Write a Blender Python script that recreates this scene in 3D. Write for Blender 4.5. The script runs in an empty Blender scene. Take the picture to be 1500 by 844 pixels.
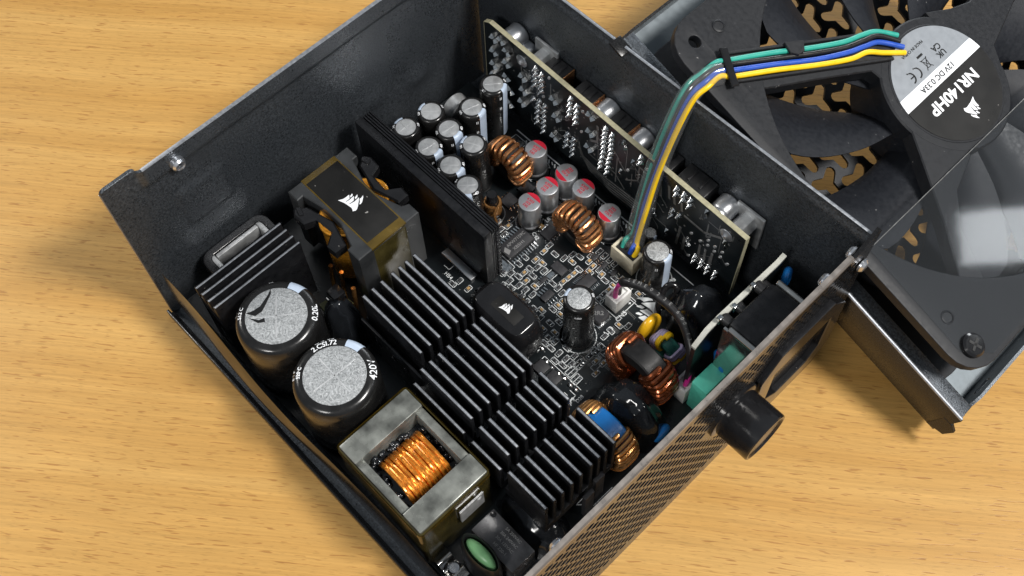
import bpy, bmesh, math, random
from mathutils import Vector, Matrix, noise
S = 0.001                      # every number below is in millimetres
SC = bpy.context.scene
COL = SC.collection
rnd = random.Random(7)
R = math.radians

# ------------------------------------------------------------------ camera
cam = bpy.data.cameras.new('camera'); camo = bpy.data.objects.new('camera', cam); COL.objects.link(camo)
rows = [(0.69292925, 0.72045184, -0.02825234), (0.61366218, -0.60988372, -0.50145845), (-0.37850731, 0.33013784, -0.86472032)]
xr, yd, zf = [Vector(r) for r in rows]
mw = Matrix.Identity(4)
for i in range(3):
    mw[i][0] = xr[i]; mw[i][1] = -yd[i]; mw[i][2] = -zf[i]
mw.translation = Vector((222.528, -33.651, 368.162)) * S
camo.matrix_world = mw
cam.sensor_width = 36; cam.lens = 36 * 1709.23 / 1500; cam.shift_y = -78 / 1500
cam.clip_start = 0.01; cam.clip_end = 50
SC.camera = camo
# ------------------------------------------------------------------ light
world = bpy.data.worlds.new('World'); SC.world = world; world.use_nodes = True
wb = world.node_tree.nodes['Background']
wb.inputs[0].default_value = (0.80, 0.90, 1.0, 1); wb.inputs[1].default_value = 0.22

def area(name, loc, target, sx, sy, power, col):
    l = bpy.data.lights.new(name, 'AREA'); l.shape = 'RECTANGLE'; l.size = sx; l.size_y = sy; l.energy = power; l.color = col
    o = bpy.data.objects.new(name, l); COL.objects.link(o)
    o.location = loc
    o.rotation_euler = (Vector(target) - Vector(loc)).to_track_quat('-Z', 'Y').to_euler()
    return o
area('ceiling_softbox', (0.72, 0.38, 1.05), (0.09, 0.08, 0.0), 0.24, 0.17, 17.0, (1.0, 0.97, 0.93))
area('desk_lamp_tube', (0.80, 1.15, 0.77), (0.19, 0.20, 0.05), 0.075, 0.36, 0.62, (0.93, 0.97, 1.0))
area('front_fill', (0.35, -0.95, 0.95), (0.09, 0.08, 0.0), 0.30, 0.20, 6.5, (1.0, 0.98, 0.95))  # fill lamp added out of view on the camera side
area('side_fill', (-0.95, -0.30, 0.80), (0.09, 0.08, 0.0), 0.22, 0.18, 4.5, (1.0, 0.97, 0.93))  # second added fill, unseen, from the left
area('under_lid_fill', (-0.55, 1.25, 0.48), (0.12, 0.22, 0.0), 0.60, 0.30, 6.0, (0.93, 0.97, 1.0))  # unseen lamp added to brighten the wood under the propped lid
SC.view_settings.view_transform = 'Standard'; SC.view_settings.look = 'None'
SC.view_settings.exposure = 0.12; SC.view_settings.gamma = 1.0
SC.render.engine = 'CYCLES'
SC.cycles.max_bounces = 8; SC.cycles.transparent_max_bounces = 12
SC.cycles.use_denoising = True

# ------------------------------------------------------------------ materials
def pm(name, col, rough=0.5, metal=0.0, var=0.12, nsc=400.0, bump=0.0, bsc=2500.0, coat=0.0, spec=0.5, rvar=0.08, dust=0.0, smudge=0.0):
    m = bpy.data.materials.new(name); m.use_nodes = True
    nt = m.node_tree; N = nt.nodes; L = nt.links
    b = N['Principled BSDF']
    b.inputs['Metallic'].default_value = metal
    b.inputs['Specular IOR Level'].default_value = spec
    b.inputs['Coat Weight'].default_value = coat; b.inputs['Coat Roughness'].default_value = 0.12
    tc = N.new('ShaderNodeTexCoord')
    nz = N.new('ShaderNodeTexNoise'); nz.inputs['Scale'].default_value = nsc; nz.inputs['Detail'].default_value = 4
    L.new(tc.outputs['Object'], nz.inputs['Vector'])
    rp = N.new('ShaderNodeMapRange'); rp.inputs['From Min'].default_value = 0.3; rp.inputs['From Max'].default_value = 0.7
    rp.inputs['To Min'].default_value = 1 - var; rp.inputs['To Max'].default_value = 1 + var
    L.new(nz.outputs['Fac'], rp.inputs['Value'])
    vm = N.new('ShaderNodeVectorMath'); vm.operation = 'SCALE'; vm.inputs[0].default_value = col
    L.new(rp.outputs[0], vm.inputs['Scale']); 
    if dust > 0:
        dz = N.new('ShaderNodeTexNoise'); dz.inputs['Scale'].default_value = 700; dz.inputs['Detail'].default_value = 1.5
        L.new(tc.outputs['Object'], dz.inputs['Vector'])
        dr = N.new('ShaderNodeMapRange'); dr.inputs['From Min'].default_value = 0.765; dr.inputs['From Max'].default_value = 0.80; dr.inputs['To Max'].default_value = dust
        L.new(dz.outputs['Fac'], dr.inputs['Value'])
        dm = N.new('ShaderNodeMix'); dm.data_type = 'RGBA'; dm.inputs[7].default_value = (0.42, 0.41, 0.39, 1)
        L.new(dr.outputs[0], dm.inputs[0]); L.new(vm.outputs[0], dm.inputs[6]); L.new(dm.outputs[2], b.inputs['Base Color'])
    else: L.new(vm.outputs[0], b.inputs['Base Color'])
    rr = N.new('ShaderNodeMapRange'); rr.inputs['From Min'].default_value = 0.3; rr.inputs['From Max'].default_value = 0.7
    rr.inputs['To Min'].default_value = max(0.03, rough - rvar); rr.inputs['To Max'].default_value = min(1, rough + rvar)
    L.new(nz.outputs['Fac'], rr.inputs['Value']); L.new(rr.outputs[0], b.inputs['Roughness'])
    if smudge > 0:
        sz_ = N.new('ShaderNodeTexNoise'); sz_.inputs['Scale'].default_value = 32; sz_.inputs['Detail'].default_value = 5; sz_.inputs['Distortion'].default_value = 1.0
        L.new(tc.outputs['Object'], sz_.inputs['Vector'])
        sr = N.new('ShaderNodeMapRange'); sr.inputs['From Min'].default_value = 0.35; sr.inputs['From Max'].default_value = 0.65
        sr.inputs['To Min'].default_value = -smudge; sr.inputs['To Max'].default_value = smudge
        L.new(sz_.outputs['Fac'], sr.inputs['Value'])
        ad = N.new('ShaderNodeMath'); ad.operation = 'ADD'; ad.use_clamp = True
        L.new(rr.outputs[0], ad.inputs[0]); L.new(sr.outputs[0], ad.inputs[1]); L.new(ad.outputs[0], b.inputs['Roughness'])
    if bump:
        n2 = N.new('ShaderNodeTexNoise'); n2.inputs['Scale'].default_value = bsc; n2.inputs['Detail'].default_value = 2
        L.new(tc.outputs['Object'], n2.inputs['Vector'])
        bp = N.new('ShaderNodeBump'); bp.inputs['Strength'].default_value = bump; bp.inputs['Distance'].default_value = 0.0002
        L.new(n2.outputs['Fac'], bp.inputs['Height']); L.new(bp.outputs[0], b.inputs['Normal'])
    return m

def clear_mat(name, tint, refl, rough, haze=0.0):
    m = bpy.data.materials.new(name); m.use_nodes = True
    nt = m.node_tree; N = nt.nodes; L = nt.links
    N.remove(N['Principled BSDF'])
    t = N.new('ShaderNodeBsdfTransparent'); t.inputs[0].default_value = (*tint, 1)
    g = N.new('ShaderNodeBsdfGlossy'); g.inputs['Roughness'].default_value = rough
    tc = N.new('ShaderNodeTexCoord'); nz = N.new('ShaderNodeTexNoise'); nz.inputs['Scale'].default_value = 90
    L.new(tc.outputs['Object'], nz.inputs['Vector'])
    bp = N.new('ShaderNodeBump'); bp.inputs['Strength'].default_value = 0.012; bp.inputs['Distance'].default_value = 0.001
    L.new(nz.outputs['Fac'], bp.inputs['Height']); L.new(bp.outputs[0], g.inputs['Normal'])
    lw = N.new('ShaderNodeLayerWeight'); lw.inputs['Blend'].default_value = 0.5
    pw = N.new('ShaderNodeMath'); pw.operation = 'POWER'; pw.inputs[1].default_value = 5.0; L.new(lw.outputs['Facing'], pw.inputs[0])
    f = N.new('ShaderNodeMapRange'); r0 = ((refl - 1) / (refl + 1)) ** 2
    f.inputs['To Min'].default_value = r0; f.inputs['To Max'].default_value = 0.85; L.new(pw.outputs[0], f.inputs['Value'])
    mx = N.new('ShaderNodeMixShader')
    if haze > 0:
        df = N.new('ShaderNodeBsdfDiffuse'); df.inputs[0].default_value = (0.75, 0.77, 0.78, 1)
        m2 = N.new('ShaderNodeMixShader'); m2.inputs[0].default_value = haze
        L.new(t.outputs[0], m2.inputs[1]); L.new(df.outputs[0], m2.inputs[2]); t = m2
    L.new(f.outputs[0], mx.inputs[0]); L.new(t.outputs[0], mx.inputs[1]); L.new(g.outputs[0], mx.inputs[2])
    L.new(mx.outputs[0], N['Material Output'].inputs['Surface'])
    return m

def wood_mat():
    m = bpy.data.materials.new('beech_wood'); m.use_nodes = True
    nt = m.node_tree; N = nt.nodes; L = nt.links; b = N['Principled BSDF']
    tc = N.new('ShaderNodeTexCoord')
    def mapped(sx, sy):
        r = N.new('ShaderNodeMapping'); r.inputs['Rotation'].default_value = (0, 0, R(-39.5))
        L.new(tc.outputs['Object'], r.inputs['Vector'])
        # gentle waviness of the grain
        w = N.new('ShaderNodeTexNoise'); w.inputs['Scale'].default_value = 9; w.inputs['Detail'].default_value = 1
        L.new(tc.outputs['Object'], w.inputs['Vector'])
        ws = N.new('ShaderNodeVectorMath'); ws.operation = 'MULTIPLY'; ws.inputs[1].default_value = (0, 0.006, 0)
        L.new(w.outputs['Color'], ws.inputs[0])
        a = N.new('ShaderNodeVectorMath'); a.operation = 'ADD'
        L.new(r.outputs[0], a.inputs[0]); L.new(ws.outputs[0], a.inputs[1])
        s = N.new('ShaderNodeVectorMath'); s.operation = 'MULTIPLY'; s.inputs[1].default_value = (sx, sy, 1)
        L.new(a.outputs[0], s.inputs[0]); return s
    def nz(sx, sy, det=3, rough=0.5):
        n = N.new('ShaderNodeTexNoise'); n.inputs['Scale'].default_value = 1; n.inputs['Detail'].default_value = det
        n.inputs['Roughness'].default_value = rough
        L.new(mapped(sx, sy).outputs[0], n.inputs['Vector']); return n
    big = nz(1.6, 60, 5, 0.55)
    fine = nz(18, 1100, 5, 0.65)
    flk = nz(130, 1250, 1.5); fl2 = nz(260, 2300, 1)
    r1 = N.new('ShaderNodeValToRGB')
    r1.color_ramp.elements[0].position = 0.25; r1.color_ramp.elements[0].color = (0.435, 0.228, 0.056, 1)
    r1.color_ramp.elements[1].position = 0.78; r1.color_ramp.elements[1].color = (0.57, 0.342, 0.110, 1)
    L.new(big.outputs['Fac'], r1.inputs['Fac'])
    r2 = N.new('ShaderNodeMapRange'); r2.inputs['From Min'].default_value = 0.25; r2.inputs['From Max'].default_value = 0.75
    r2.inputs['To Min'].default_value = 0.80; r2.inputs['To Max'].default_value = 1.16
    L.new(fine.outputs['Fac'], r2.inputs['Value'])
    mu = N.new('ShaderNodeVectorMath'); mu.operation = 'SCALE'
    L.new(r1.outputs[0], mu.inputs[0]); L.new(r2.outputs[0], mu.inputs['Scale'])
    r3 = N.new('ShaderNodeMapRange'); r3.inputs['From Min'].default_value = 0.625; r3.inputs['From Max'].default_value = 0.665; r3.inputs['To Max'].default_value = 0.85
    L.new(flk.outputs['Fac'], r3.inputs['Value'])
    mx = N.new('ShaderNodeMix'); mx.data_type = 'RGBA'; mx.blend_type = 'MIX'
    L.new(r3.outputs[0], mx.inputs[0]); L.new(mu.outputs[0], mx.inputs[6]); mx.inputs[7].default_value = (0.34, 0.165, 0.045, 1)
    r4 = N.new('ShaderNodeMapRange'); r4.inputs['From Min'].default_value = 0.58; r4.inputs['From Max'].default_value = 0.72; r4.inputs['To Min'].default_value = 1.0; r4.inputs['To Max'].default_value = 0.82
    L.new(fl2.outputs['Fac'], r4.inputs['Value'])
    m4 = N.new('ShaderNodeVectorMath'); m4.operation = 'SCALE'; L.new(mx.outputs[2], m4.inputs[0]); L.new(r4.outputs[0], m4.inputs['Scale'])
    L.new(m4.outputs[0], b.inputs['Base Color'])
    b.inputs['Roughness'].default_value = 0.36; b.inputs['Specular IOR Level'].default_value = 0.4
    bp = N.new('ShaderNodeBump'); bp.inputs['Strength'].default_value = 0.12; bp.inputs['Distance'].default_value = 0.0002; bp.invert = True
    L.new(r3.outputs[0], bp.inputs['Height']); L.new(bp.outputs[0], b.inputs['Normal'])
    return m

def ferrite_mat():
    m = pm('ferrite', (0.165, 0.172, 0.158), 0.27, 0.35, 0.55, 170, 0.03)
    return m

def crystal_mat():
    # galvanised looking end discs of the bulk capacitors
    m = bpy.data.materials.new('crystal_aluminium'); m.use_nodes = True
    nt = m.node_tree; N = nt.nodes; L = nt.links; b = N['Principled BSDF']
    tc = N.new('ShaderNodeTexCoord'); n = N.new('ShaderNodeTexNoise'); n.inputs['Scale'].default_value = 520; n.inputs['Detail'].default_value = 8
    n.inputs['Distortion'].default_value = 3.5; n.inputs['Roughness'].default_value = 0.72
    L.new(tc.outputs['Object'], n.inputs['Vector'])
    r = N.new('ShaderNodeValToRGB'); r.color_ramp.elements[0].position = 0.36; r.color_ramp.elements[0].color = (0.20, 0.21, 0.215, 1)
    r.color_ramp.elements[1].position = 0.66; r.color_ramp.elements[1].color = (0.85, 0.87, 0.88, 1)
    L.new(n.outputs['Fac'], r.inputs['Fac']); L.new(r.outputs[0], b.inputs['Base Color'])
    b.inputs['Metallic'].default_value = 0.75; b.inputs['Roughness'].default_value = 0.42
    bp = N.new('ShaderNodeBump'); bp.inputs['Strength'].default_value = 0.5; bp.inputs['Distance'].default_value = 0.0002
    L.new(n.outputs['Fac'], bp.inputs['Height']); L.new(bp.outputs[0], b.inputs['Normal'])
    return m

MT = dict(
    wood=wood_mat(),
    case=pm('black_powder_coat', (0.072, 0.081, 0.092), 0.36, 0.6, 0.45, 1600, 0.6, 3000, dust=0.35, smudge=0.10),
    case_out=pm('black_gloss_coat', (0.009, 0.009, 0.0095), 0.24, 0.0, 0.2, 1500, 0.06, 3000, spec=0.35, smudge=0.05),
    zinc=pm('bare_zinc_steel', (0.20, 0.23, 0.25), 0.48, 0.5, 0.12, 300, 0.10, 3000),
    edge=pm('bright_rim_lit_edge', (0.22, 0.20, 0.185), 0.32, 0.6, 0.05, 300),  # folded rim tone, also the light painted along the wall edge
    pcb=pm('black_solder_mask', (0.006, 0.0085, 0.010), 0.33, 0.0, 0.3, 120, 0.03),
    pcbedge=pm('laminate_edge', (0.32, 0.30, 0.20), 0.6, 0, 0.15, 900),
    pcbgrey=pm('grey_laminate', (0.40, 0.40, 0.36), 0.55, 0, 0.12, 900),
    silk=pm('white_silkscreen', (0.72, 0.75, 0.76), 0.55, 0, 0.04),
    tin=pm('tin_solder', (0.62, 0.63, 0.63), 0.17, 1.0, 0.3, 1500, 0.5, 900),
    trace=pm('dull_tinned_trace', (0.22, 0.22, 0.215), 0.35, 0.6, 0.2, 500),
    plas=pm('black_plastic', (0.014, 0.014, 0.015), 0.38, 0, 0.2, 500),
    plasg=pm('black_gloss_plastic', (0.010, 0.010, 0.011), 0.16, 0, 0.15, 300, rvar=0.03, dust=0.5),
    fan=pm('fan_black_plastic', (0.0105, 0.0115, 0.014), 0.48, 0, 0.15, 700, 0.12, 4000, spec=0.32, dust=0.4),
    blade=pm('fan_blade_plastic', (0.011, 0.0125, 0.0165), 0.50, 0, 0.12, 700, 0.10, 4000, spec=0.4, dust=0.4),
    grille=pm('textured_black_paint', (0.022, 0.024, 0.028), 0.5, 0.1, 0.35, 3000, 0.5, 4000),
    ano=pm('black_anodised', (0.013, 0.0135, 0.0155), 0.36, 0.4, 0.25, 500, 0.06, dust=0.6, smudge=0.08),
    anoedge=pm('lit_fin_edge', (0.26, 0.275, 0.30), 0.38, 0.5, 0.2, 900),  # paler than the fins: light reflected from above, painted on the edges
    alu=pm('satin_aluminium', (0.62, 0.63, 0.65), 0.34, 0.85, 0.03, 300, 0.0),
    alud=pm('dull_aluminium', (0.56, 0.57, 0.575), 0.38, 0.7, 0.15, 500, 0.08),
    cry=crystal_mat(),
    score=pm('bright_score', (0.62, 0.63, 0.64), 0.35, 0.6, 0.05),
    sleeve=pm('black_shrink_sleeve', (0.010, 0.0098, 0.0098), 0.24, 0, 0.15, 300, 0.03, 600),
    stripe=pm('pale_blue_print', (0.42, 0.50, 0.62), 0.35, 0, 0.05),
    red=pm('red_print', (0.42, 0.012, 0.03), 0.35, 0, 0.08),
    copper=pm('enamelled_copper', (0.52, 0.235, 0.095), 0.26, 0.85, 0.12, 500, 0.03, 900, 0.4),
    copdark=pm('dark_enamelled_copper', (0.30, 0.082, 0.028), 0.24, 0.85, 0.15, 500, 0.03, 900, 0.5),
    copgold=pm('golden_enamelled_copper', (0.62, 0.30, 0.10), 0.25, 0.85, 0.1, 500, 0.03, 900, 0.4),
    coporg=pm('orange_litz_copper', (0.78, 0.27, 0.028), 0.25, 0.7, 0.3, 700, 0.25, 1500, 0.6),
    amber=pm('amber_winding', (0.58, 0.25, 0.022), 0.26, 0.5, 0.2, 700, 0.05, 900, 0.4),
    kapton=pm('amber_tape', (0.075, 0.048, 0.006), 0.22, 0, 0.3, 150, 0.05, 500, 0.5),
    kapdark=pm('dark_amber_tape', (0.040, 0.032, 0.010), 0.14, 0, 0.4, 180, 0.3, 250, 0.6),
    ferr=ferrite_mat(),
    ferrd=pm('dark_ferrite', (0.036, 0.038, 0.040), 0.35, 0.2, 0.3, 150, 0.05),
    label=pm('black_label', (0.009, 0.0088, 0.0085), 0.5, 0, 0.3, 110, 0.0, 1, 0, 0.3, dust=0.6),
    white=pm('white_print', (0.80, 0.82, 0.85), 0.45, 0, 0.03),
    nylon=pm('white_nylon', (0.70, 0.70, 0.68), 0.40, 0, 0.06),
    cream=pm('cream_nylon', (0.60, 0.55, 0.42), 0.42, 0, 0.08),
    sili=pm('black_silicone', (0.012, 0.0135, 0.016), 0.11, 0, 0.2, 200, 0.05, 90, dust=0.3),
    green=pm('teal_box_epoxy', (0.12, 0.64, 0.48), 0.38, 0, 0.08),
    mint=pm('mint_epoxy', (0.20, 0.44, 0.20), 0.35, 0, 0.08),
    teal=pm('teal_core', (0.025, 0.115, 0.095), 0.3, 0, 0.15),
    blue=pm('blue_epoxy', (0.012, 0.20, 0.62), 0.34, 0, 0.08),
    yellow=pm('yellow_epoxy', (0.72, 0.40, 0.012), 0.26, 0, 0.06, 300, 0, 1, 0.3),
    purple=pm('lilac_wire', (0.34, 0.30, 0.46), 0.35, 0, 0.06),
    wgreen=pm('green_insulation', (0.03, 0.33, 0.26), 0.33, 0, 0.04),
    wblue=pm('blue_insulation', (0.018, 0.075, 0.42), 0.33, 0, 0.04),
    wyel=pm('yellow_insulation', (0.82, 0.52, 0.010), 0.33, 0, 0.04),
    wblk=pm('black_insulation', (0.010, 0.010, 0.010), 0.33, 0, 0.04),
    pink=pm('pink_insulation', (0.62, 0.03, 0.28), 0.3, 0, 0.04),
    tan=pm('tan_ceramic', (0.46, 0.29, 0.12), 0.4, 0, 0.1),
    chip=pm('epoxy_package', (0.030, 0.030, 0.033), 0.48, 0, 0.15, 900, 0.1, 5000),
    mark=pm('laser_mark', (0.22, 0.22, 0.22), 0.5, 0, 0.1),
    grey=pm('grey_sticker', (0.25, 0.27, 0.295), 0.42, 0.15, 0.04),
    corblk=pm('black_core_coating', (0.008, 0.008, 0.0085), 0.50, 0, 0.3, 400, 0.1, 700, spec=0.3, dust=0.5),
    relay=pm('smoky_relay_plastic', (0.075, 0.075, 0.080), 0.22, 0.1, 0.7, 120, 0.05),
    chrome=pm('bright_tin_plate', (0.55, 0.54, 0.52), 0.10, 0.95, 0.08, 200),
    steel=pm('zinc_screw', (0.60, 0.62, 0.66), 0.25, 0.9, 0.1),
    olive=pm('bare_laminate', (0.20, 0.22, 0.10), 0.4, 0, 0.15),
    film=clear_mat('clear_film', (0.90, 0.91, 0.92), 1.48, 0.05, 0.006),
    sheath=clear_mat('clear_tubing', (0.88, 0.88, 0.88), 1.6, 0.12, 0.07),
)

# ------------------------------------------------------------------ mesh helpers
class MB:
    def __init__(s): s.v = []; s.f = []
    def add(s, vs, fs, M=None):
        o = len(s.v)
        s.v += [tuple(M @ Vector(p)) if M is not None else tuple(p) for p in vs]
        s.f += [tuple(i + o for i in f) for f in fs]
        return s
    def box(s, c, d, b=0.0, M=None):
        hx, hy, hz = d[0] / 2, d[1] / 2, d[2] / 2
        bm = bmesh.new(); bmesh.ops.create_cube(bm, size=1)
        for v in bm.verts: v.co = Vector((c[0] + v.co.x * 2 * hx, c[1] + v.co.y * 2 * hy, c[2] + v.co.z * 2 * hz))
        if b > 0: bmesh.ops.bevel(bm, geom=bm.edges[:], offset=min(b, 0.45 * min(d)), segments=2, affect='EDGES', profile=0.5)
        bm.verts.index_update()
        s.add([v.co[:] for v in bm.verts], [[v.index for v in f.verts] for f in bm.faces], M); bm.free(); return s
    def bx(s, x0, x1, y0, y1, z0, z1, b=0.0, M=None):
        return s.box(((x0 + x1) / 2, (y0 + y1) / 2, (z0 + z1) / 2), (abs(x1 - x0), abs(y1 - y0), abs(z1 - z0)), b, M)
    def rings(s, rs, closed=True, cap0=True, cap1=True, M=None):
        n = len(rs[0]); vs = [p for r in rs for p in r]; fs = []
        for i in range(len(rs) - 1):
            for j in range(n if closed else n - 1):
                k = (j + 1) % n
                fs.append((i * n + j, i * n + k, (i + 1) * n + k, (i + 1) * n + j))
        if cap0: fs.append(tuple(reversed(range(n))))
        if cap1: fs.append(tuple(range((len(rs) - 1) * n, len(rs) * n)))
        return s.add(vs, fs, M)
    def prism(s, poly, z0, z1, b=0.0, M=None):
        p = ccw(poly); rs = [[(x, y, z0) for x, y in p]]
        if b > 0:
            rs.append([(x, y, z1 - b) for x, y in p]); rs.append([(x, y, z1) for x, y in inset(p, b)])
        else: rs.append([(x, y, z1) for x, y in p])
        return s.rings(rs, M=M)
    def lathe(s, prof, seg=40, M=None, a0=0.0, a1=2 * math.pi):
        full = abs(a1 - a0) > 6.28; loop_ = prof[0] == prof[-1]
        n = seg if full else seg + 1
        rs = []
        for r, z in prof:
            rs.append([(r * math.cos(a0 + (a1 - a0) * i / seg), r * math.sin(a0 + (a1 - a0) * i / seg), z) for i in range(n)])
        return s.rings(rs, closed=full, cap0=full and not loop_ and prof[0][0] > 1e-6, cap1=full and not loop_ and prof[-1][0] > 1e-6, M=M)
    def cyl(s, p0, p1, r, seg=20, b=0.0, r1=None):
        p0, p1 = Vector(p0), Vector(p1); d = p1 - p0; l = d.length
        M = Matrix.Translation(p0) @ d.to_track_quat('Z', 'Y').to_matrix().to_4x4()
        r1 = r if r1 is None else r1
        prof = [(r, 0), (r1, l)] if b <= 0 else [(r - b, 0), (r, b), (r1, l - b), (r1 - b, l)]
        return s.lathe(prof, seg, M)
    def tube(s, pts, r, seg=8, closed=False, cap=True, sq=1.0):
        P = [Vector(p) for p in pts]; n = len(P)
        T = []
        for i in range(n):
            a = P[(i - 1) % n] if closed or i > 0 else P[0]; b = P[(i + 1) % n] if closed or i < n - 1 else P[-1]
            t = (b - a); T.append(t.normalized() if t.length > 1e-9 else Vector((0, 0, 1)))
        up = Vector((0, 0, 1)) if abs(T[0].z) < 0.9 else Vector((1, 0, 0))
        N0 = (up - T[0] * up.dot(T[0])).normalized(); rs = []
        for i in range(n):
            N0 = N0 - T[i] * N0.dot(T[i])
            N0 = N0.normalized() if N0.length > 1e-6 else T[i].orthogonal().normalized()
            B = T[i].cross(N0)
            rr = r[i] if isinstance(r, (list, tuple)) else r
            rs.append([tuple(P[i] + N0 * (rr * math.cos(2 * math.pi * k / seg)) + B * (rr * sq * math.sin(2 * math.pi * k / seg))) for k in range(seg)])
        if closed: rs.append(rs[0])
        return s.rings(rs, cap0=cap and not closed, cap1=cap and not closed)
    def mesh(s, name, sharp=32):
        me = bpy.data.meshes.new(name)
        me.from_pydata([(x * S, y * S, z * S) for x, y, z in s.v], [], s.f); me.validate(); me.update()
        finish(me, sharp); return me
    def part(s, name, mat, parent=None, sharp=32):
        return link(name, s.mesh(name, sharp), mat, parent)

def finish(me, sharp=32):
    bm = bmesh.new(); bm.from_mesh(me); bmesh.ops.recalc_face_normals(bm, faces=bm.faces[:]); bm.to_mesh(me); bm.free()
    me.shade_smooth(); me.set_sharp_from_angle(angle=R(sharp))

def link(name, me, mat, parent=None):
    o = bpy.data.objects.new(name, me); COL.objects.link(o)
    if mat is not None:
        me.materials.clear(); me.materials.append(MT[mat] if isinstance(mat, str) else mat)
    if parent is not None: o.parent = parent
    return o

def ccw(p):
    a = sum(p[i][0] * p[(i + 1) % len(p)][1] - p[(i + 1) % len(p)][0] * p[i][1] for i in range(len(p)))
    return list(p) if a > 0 else list(reversed(p))

def inset(p, d):
    n = len(p); out = []
    for i in range(n):
        a, b, c = Vector(p[i - 1]), Vector(p[i]), Vector(p[(i + 1) % n])
        e1 = (b - a).normalized(); e2 = (c - b).normalized()
        n1 = Vector((-e1.y, e1.x)); n2 = Vector((-e2.y, e2.x)); m = n1 + n2
        k = max(0.35, 1 + n1.dot(n2))
        q = b + m * (d / k); out.append((q.x, q.y))
    return out

def rrect(x0, x1, y0, y1, r, n=5):
    out = []
    for cx, cy, a in ((x1 - r, y0 + r, -90), (x1 - r, y1 - r, 0), (x0 + r, y1 - r, 90), (x0 + r, y0 + r, 180)):
        for i in range(n + 1):
            t = R(a + 90 * i / n); out.append((cx + r * math.cos(t), cy + r * math.sin(t)))
    return out

def circ(cx, cy, r, n=24, ph=0.0):
    return [(cx + r * math.cos(ph + 2 * math.pi * i / n), cy + r * math.sin(ph + 2 * math.pi * i / n)) for i in range(n)]

def plate(outlines, t, M, bev=0.0):
    """flat sheet with real holes (even-odd), thickness t, centred on z=0, moved by M (mm)"""
    cu = bpy.data.curves.new('tmp', 'CURVE'); cu.dimensions = '2D'; cu.fill_mode = 'BOTH'; cu.extrude = t / 2 * S; cu.bevel_depth = bev * S
    for p in outlines:
        sp = cu.splines.new('POLY'); sp.points.add(len(p) - 1)
        for q, (x, y) in zip(sp.points, p): q.co = (x * S, y * S, 0, 1)
        sp.use_cyclic_u = True
    o = bpy.data.objects.new('tmp', cu); COL.objects.link(o)
    dg = bpy.context.evaluated_depsgraph_get(); dg.update()
    me = bpy.data.meshes.new_from_object(o.evaluated_get(dg))
    bpy.data.objects.remove(o); bpy.data.curves.remove(cu)
    bm = bmesh.new(); bm.from_mesh(me); bmesh.ops.remove_doubles(bm, verts=bm.verts[:], dist=1e-6); bm.to_mesh(me); bm.free()
    Ms = M.copy(); Ms.translation = M.translation * S
    me.transform(Ms); finish(me); return me

def text_mesh(body, size, bold=0.0, xs=1.0, ext=0.0):
    cu = bpy.data.curves.new('tmp', 'FONT'); cu.body = body; cu.size = size * S; cu.align_x = 'CENTER'; cu.align_y = 'CENTER'
    cu.offset = bold * S; cu.extrude = ext * S; cu.resolution_u = 3
    o = bpy.data.objects.new('tmp', cu); COL.objects.link(o)
    dg = bpy.context.evaluated_depsgraph_get(); dg.update()
    me = bpy.data.meshes.new_from_object(o.evaluated_get(dg))
    bpy.data.objects.remove(o); bpy.data.curves.remove(cu)
    if xs != 1.0: me.transform(Matrix.Diagonal((xs, 1, 1, 1)))
    return me

def text(body, size, loc, ang, mat, parent, name='lettering', bold=0.0, xs=1.0, M=None):
    me = text_mesh(body, size, bold, xs, 0.012)
    T = Matrix.Translation(Vector(loc)) @ Matrix.Rotation(R(ang), 4, 'Z')
    if M is not None: T = M @ T
    T.translation = T.translation * S
    me.transform(T)
    return link(name, me, mat, parent)

def wrap_text(body, size, prof, s_mid, ang, mat, parent, bold=0.0, off=0.03, flip=False, name='lettering', xs=1.0):
    """print laid over a turned surface: prof = [(r, z)...] from the middle outwards, s_mid along it"""
    me = text_mesh(body, size, bold, xs)
    P = [Vector(p) for p in prof]; acc = [0]
    for i in range(1, len(P)): acc.append(acc[-1] + (P[i] - P[i - 1]).length)
    def at(q):
        q = max(0, min(acc[-1] - 1e-6, q))
        for i in range(1, len(P)):
            if q <= acc[i]:
                d = (P[i] - P[i - 1]).normalized(); nrm = Vector((-d.y, d.x))
                nrm = nrm if nrm.y > 0 or nrm.x > 0 else -nrm
                if d.y < -0.9: nrm = Vector((1, 0))
                return P[i - 1] + d * (q - acc[i - 1]), nrm
    rm = max(at(s_mid)[0].x, 0.5)
    for v in me.vertices:
        u, w = v.co.x / S, v.co.y / S
        if flip: u, w = -u, -w
        p, nrm = at(s_mid - w)
        a = R(ang) + u / rm
        r = p.x + nrm.x * off; z = p.y + nrm.y * off
        v.co = (r * math.cos(a) * S, r * math.sin(a) * S, z * S)
    me.update(); return link(name, me, mat, parent)

LOGO = [
    [(110, 368), (190, 348), (270, 322), (350, 270), (435, 190), (455, 195), (468, 250), (478, 318), (420, 365), (352, 412), (380, 418), (480, 355), (600, 232), (612, 240), (612, 310), (624, 368), (560, 430), (468, 496), (500, 496), (640, 415), (770, 275), (780, 300), (776, 420), (768, 560), (745, 670), (700, 722), (612, 742), (605, 690), (560, 620), (450, 545), (330, 465), (210, 412)],
    [(485, 235), (535, 148), (558, 152), (568, 205), (512, 280)],
    [(640, 280), (705, 182), (720, 190), (728, 262), (668, 335)],
    [(800, 330), (860, 275), (900, 205), (912, 280), (890, 430), (850, 500), (808, 508), (818, 430)]]
def logo(size, loc, ang, mat, parent, name='emblem', M=None, t=0.03):
    pol = [[((x - 510) / 800 * size, -(y - 440) / 800 * 1.11 * size) for x, y in p] for p in LOGO]
    T = Matrix.Translation(Vector(loc)) @ Matrix.Rotation(R(ang), 4, 'Z')
    if M is not None: T = M @ T
    return link(name, plate(pol, t, T), mat, parent)

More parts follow.
